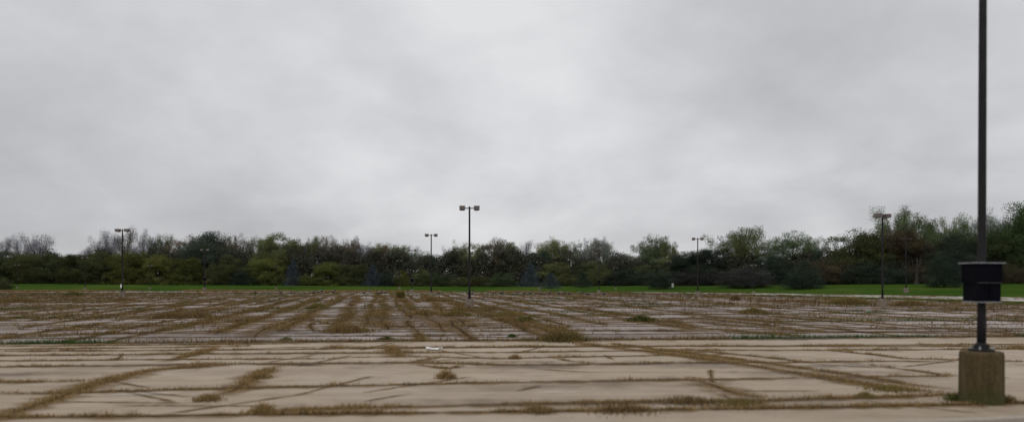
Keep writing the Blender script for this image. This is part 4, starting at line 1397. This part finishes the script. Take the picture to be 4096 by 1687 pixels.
# --- blue spruces
tree(1172, 1040, 58, 'spruce', 'blue', -3, 'slim blue spruce in the left half, first from the left')
tree(1492, 1060, 64, 'spruce', 'blue', -3, 'blue spruce left of the boxed distant lamp, second from the left')
tree(2122, 1052, 66, 'spruce', 'blue', -6, 'tall blue spruce right of the central lamp', base=1147)
tree(2202, 1090, 66, 'spruce', 'blue', -9, 'short broad blue spruce standing forward, right of the tall one', base=1153)
# --- bush at the left edge of the lot
tree(0, 1108, 85, 'shrub', 'olive', -9, 'olive brown bush on the lawn at the far left edge', base=1160)

# a bare tapered trunk seen on the lawn at right
u = (3665 - CX) / F; d = tree_d(u) - 4
t_ = empty('bare_trunk', (u * d, d, terrain(u * d, d) - 0.03), 0, 'grey tapered bare tree trunk right of the dim lamp', 'tree trunk')
V, I = tube_arrays([([(0, 0, -0.1), (0.02, 0, 0.3), (0.1, 0, 1.2), (0.16, 0, 2.6), (0.2, 0, 4.6)], [0.55, 0.36, 0.24, 0.19, 0.13]),
                    ([(0.16, 0, 2.6), (0.7, 0.1, 3.6), (1.0, 0.2, 5.0)], [0.13, 0.09, 0.04]), ([(0.12, 0, 2.0), (-0.5, 0, 3.2), (-0.8, -0.1, 4.6)], [0.12, 0.08, 0.03])], 8)
obj('trunk', poly_mesh('bare_trunk', V, 4, I, smooth=True), M['bark'], t_)

# --- undergrowth: the unbroken dark mass between and behind the front bushes
ru = np.random.default_rng(400)
cen, rad, cc = [], [], []
for i in range(11500):
    x = ru.uniform(-900, 5000)
    u = (x - CX) / F
    d = tree_d(u) + 5 + ru.uniform(0, 9)
    top = np.interp(x, [-900, 0, 700, 1400, 1750, 2100, 2500, 3000, 3060, 3120, 3500, 5000], [1030, 1035, 1010, 1005, 1030, 1015, 1042, 1040, 1060, 1045, 990, 960])
    z = terrain(u * d, d)
    zt = CAM - (top + 14 * math.sin(x / 37) + 10 * math.sin(x / 17.3) - YH) / F * d
    q = ru.uniform(0, 1) ** 0.8
    cen.append((u * d, d, z + q * max(0.5, zt - z)))
    rad.append(ru.uniform(0.35, 0.8))
ug = crown_mesh('undergrowth', np.array(cen), np.array(rad), 24, 0.26, ru, bright=(0.5, 1.2), tint2=(0.35, (1.12, 1.0, 0.95)), fit=False)
o = obj('undergrowth', ug, M['leaf'])
o.color = (0.100, 0.104, 0.078, 1)  # lifted colour stands in for distance haze over the wood
tag(o, 'dark tangled undergrowth forming the mass of the wood behind', 'undergrowth', kind='stuff')

# ------------------------------------------------------------------ sky, sun
w = bpy.data.worlds.new('World')
scene.world = w
w.use_nodes = True
nt = w.node_tree
nt.nodes.clear()
out = N(nt, 'ShaderNodeOutputWorld')
sky = N(nt, 'ShaderNodeTexSky', sky_type='NISHITA')
sky.sun_disc = False
sky.sun_elevation = R(48)
sky.sun_rotation = R(200)
bg1 = N(nt, 'ShaderNodeBackground', Strength=0.05)
L(nt, sky, 'Color', bg1, 'Color')
tc = N(nt, 'ShaderNodeTexCoord')
sep = N(nt, 'ShaderNodeSeparateXYZ')
L(nt, tc, 'Generated', sep, 'Vector')
# project on a cloud deck: xy / (z + k), so that the clouds draw together towards the horizon
zk = N(nt, 'ShaderNodeMath', operation='MAXIMUM'); zk.inputs[1].default_value = 0.0
L(nt, sep, 'Z', zk, 0)
za = N(nt, 'ShaderNodeMath', operation='ADD'); za.inputs[1].default_value = 0.42
L(nt, zk, 'Value', za, 0)
dx = N(nt, 'ShaderNodeMath', operation='DIVIDE'); L(nt, sep, 'X', dx, 0); L(nt, za, 'Value', dx, 1)
dy = N(nt, 'ShaderNodeMath', operation='DIVIDE'); L(nt, sep, 'Y', dy, 0); L(nt, za, 'Value', dy, 1)
cv = N(nt, 'ShaderNodeCombineXYZ')
L(nt, dx, 'Value', cv, 'X'); L(nt, dy, 'Value', cv, 'Y')
n1 = N(nt, 'ShaderNodeTexNoise', Scale=1.1, Detail=3.5, Roughness=0.50, Distortion=0.25)
n2 = N(nt, 'ShaderNodeTexNoise', Scale=3.6, Detail=6.0, Roughness=0.5, Distortion=0.3)
mp = N(nt, 'ShaderNodeMapping')
mp.inputs['Location'].default_value = (3.1, 1.7, 0.4)
L(nt, cv, 'Vector', mp, 'Vector')
L(nt, mp, 'Vector', n1, 'Vector'); L(nt, mp, 'Vector', n2, 'Vector')
ad = N(nt, 'ShaderNodeMath', operation='MULTIPLY_ADD'); ad.inputs[1].default_value = 0.40
L(nt, n2, 'Fac', ad, 0); L(nt, n1, 'Fac', ad, 2)
n3 = N(nt, 'ShaderNodeTexNoise', Scale=11.0, Detail=5.0, Roughness=0.6)
L(nt, mp, 'Vector', n3, 'Vector')
ad3 = N(nt, 'ShaderNodeMath', operation='MULTIPLY_ADD'); ad3.inputs[1].default_value = 0.12
L(nt, n3, 'Fac', ad3, 0); L(nt, ad, 'Value', ad3, 2)
ad = ad3
def glow(vec, power, amt, prev):
    "broad brighter or darker regions of the overcast"
    dp = N(nt, 'ShaderNodeVectorMath', operation='DOT_PRODUCT')
    v = Vector(vec).normalized()
    dp.inputs[1].default_value = v
    L(nt, tc, 'Generated', dp, 0)
    mx = N(nt, 'ShaderNodeMath', operation='MAXIMUM'); mx.inputs[1].default_value = 0.0
    L(nt, dp, 'Value', mx, 0)
    pw = N(nt, 'ShaderNodeMath', operation='POWER'); pw.inputs[1].default_value = power
    L(nt, mx, 'Value', pw, 0)
    ma = N(nt, 'ShaderNodeMath', operation='MULTIPLY_ADD'); ma.inputs[1].default_value = amt
    L(nt, pw, 'Value', ma, 0); L(nt, prev, 'Value', ma, 2)
    return ma
def dirpx(x, y): return ((x - CX) / F, 1.0, -(y - YH) / F)
cur = ad
cur = glow(dirpx(2050, 480), 22, 0.10, cur)
cur = glow(dirpx(-100, 250), 30, -0.18, cur)
cur = glow(dirpx(900, 790), 160, -0.10, cur)
cur = glow(dirpx(650, 900), 260, 0.10, cur)
cur = glow(dirpx(3500, 60), 60, -0.03, cur)
rp = ramp(nt, [(0.48, (0.49, 0.492, 0.512)), (0.67, (0.615, 0.618, 0.640)), (0.82, (0.74, 0.742, 0.762)), (0.96, (0.86, 0.86, 0.876))])
L(nt, cur, 'Value', rp, 'Fac')
# overcast: brighter overhead than low down
zr = N(nt, 'ShaderNodeMapRange')
zr.inputs['From Min'].default_value = 0.40; zr.inputs['From Max'].default_value = 0.95
zr.inputs['To Min'].default_value = 1.0; zr.inputs['To Max'].default_value = 1.5
L(nt, sep, 'Z', zr, 'Value')
bg2 = N(nt, 'ShaderNodeBackground', Strength=0.9)
L(nt, rp, 'Color', bg2, 'Color')
mu = N(nt, 'ShaderNodeMath', operation='MULTIPLY'); mu.inputs[1].default_value = 0.93
L(nt, zr, 'Result', mu, 0); L(nt, mu, 'Value', bg2, 'Strength')
ms = N(nt, 'ShaderNodeMixShader', Fac=0.93)
L(nt, bg1, 'Background', ms, 1); L(nt, bg2, 'Background', ms, 2)
L(nt, ms, 'Shader', out, 'Surface')

sun = bpy.data.lights.new('sun', 'SUN')
sun.energy = 0.55
sun.angle = R(25)
sun.color = (1.0, 0.965, 0.92)
so = bpy.data.objects.new('sun', sun)
link(so)
so.rotation_euler = (R(42), 0, R(-20))

# ------------------------------------------------------------------ camera
cam = bpy.data.cameras.new('camera')
cam.sensor_width = 36.0
cam.lens = F / 4096 * 36.0
cam.shift_y = (YH - 843.5) / 4096
cam.clip_start = 0.1
cam.clip_end = 20000
co = bpy.data.objects.new('camera', cam)
link(co)
co.location = (0, 0, CAM)
co.rotation_euler = (R(90), 0, 0)
scene.camera = co
cam.dof.use_dof = True
cam.dof.focus_distance = 62.0
cam.dof.aperture_fstop = 0.5

scene.view_settings.view_transform = 'Standard'
scene.view_settings.look = 'None'
scene.view_settings.exposure = 0
scene.render.engine = 'CYCLES'
scene.cycles.transparent_max_bounces = 40
scene.cycles.max_bounces = 6
scene.cycles.use_denoising = True
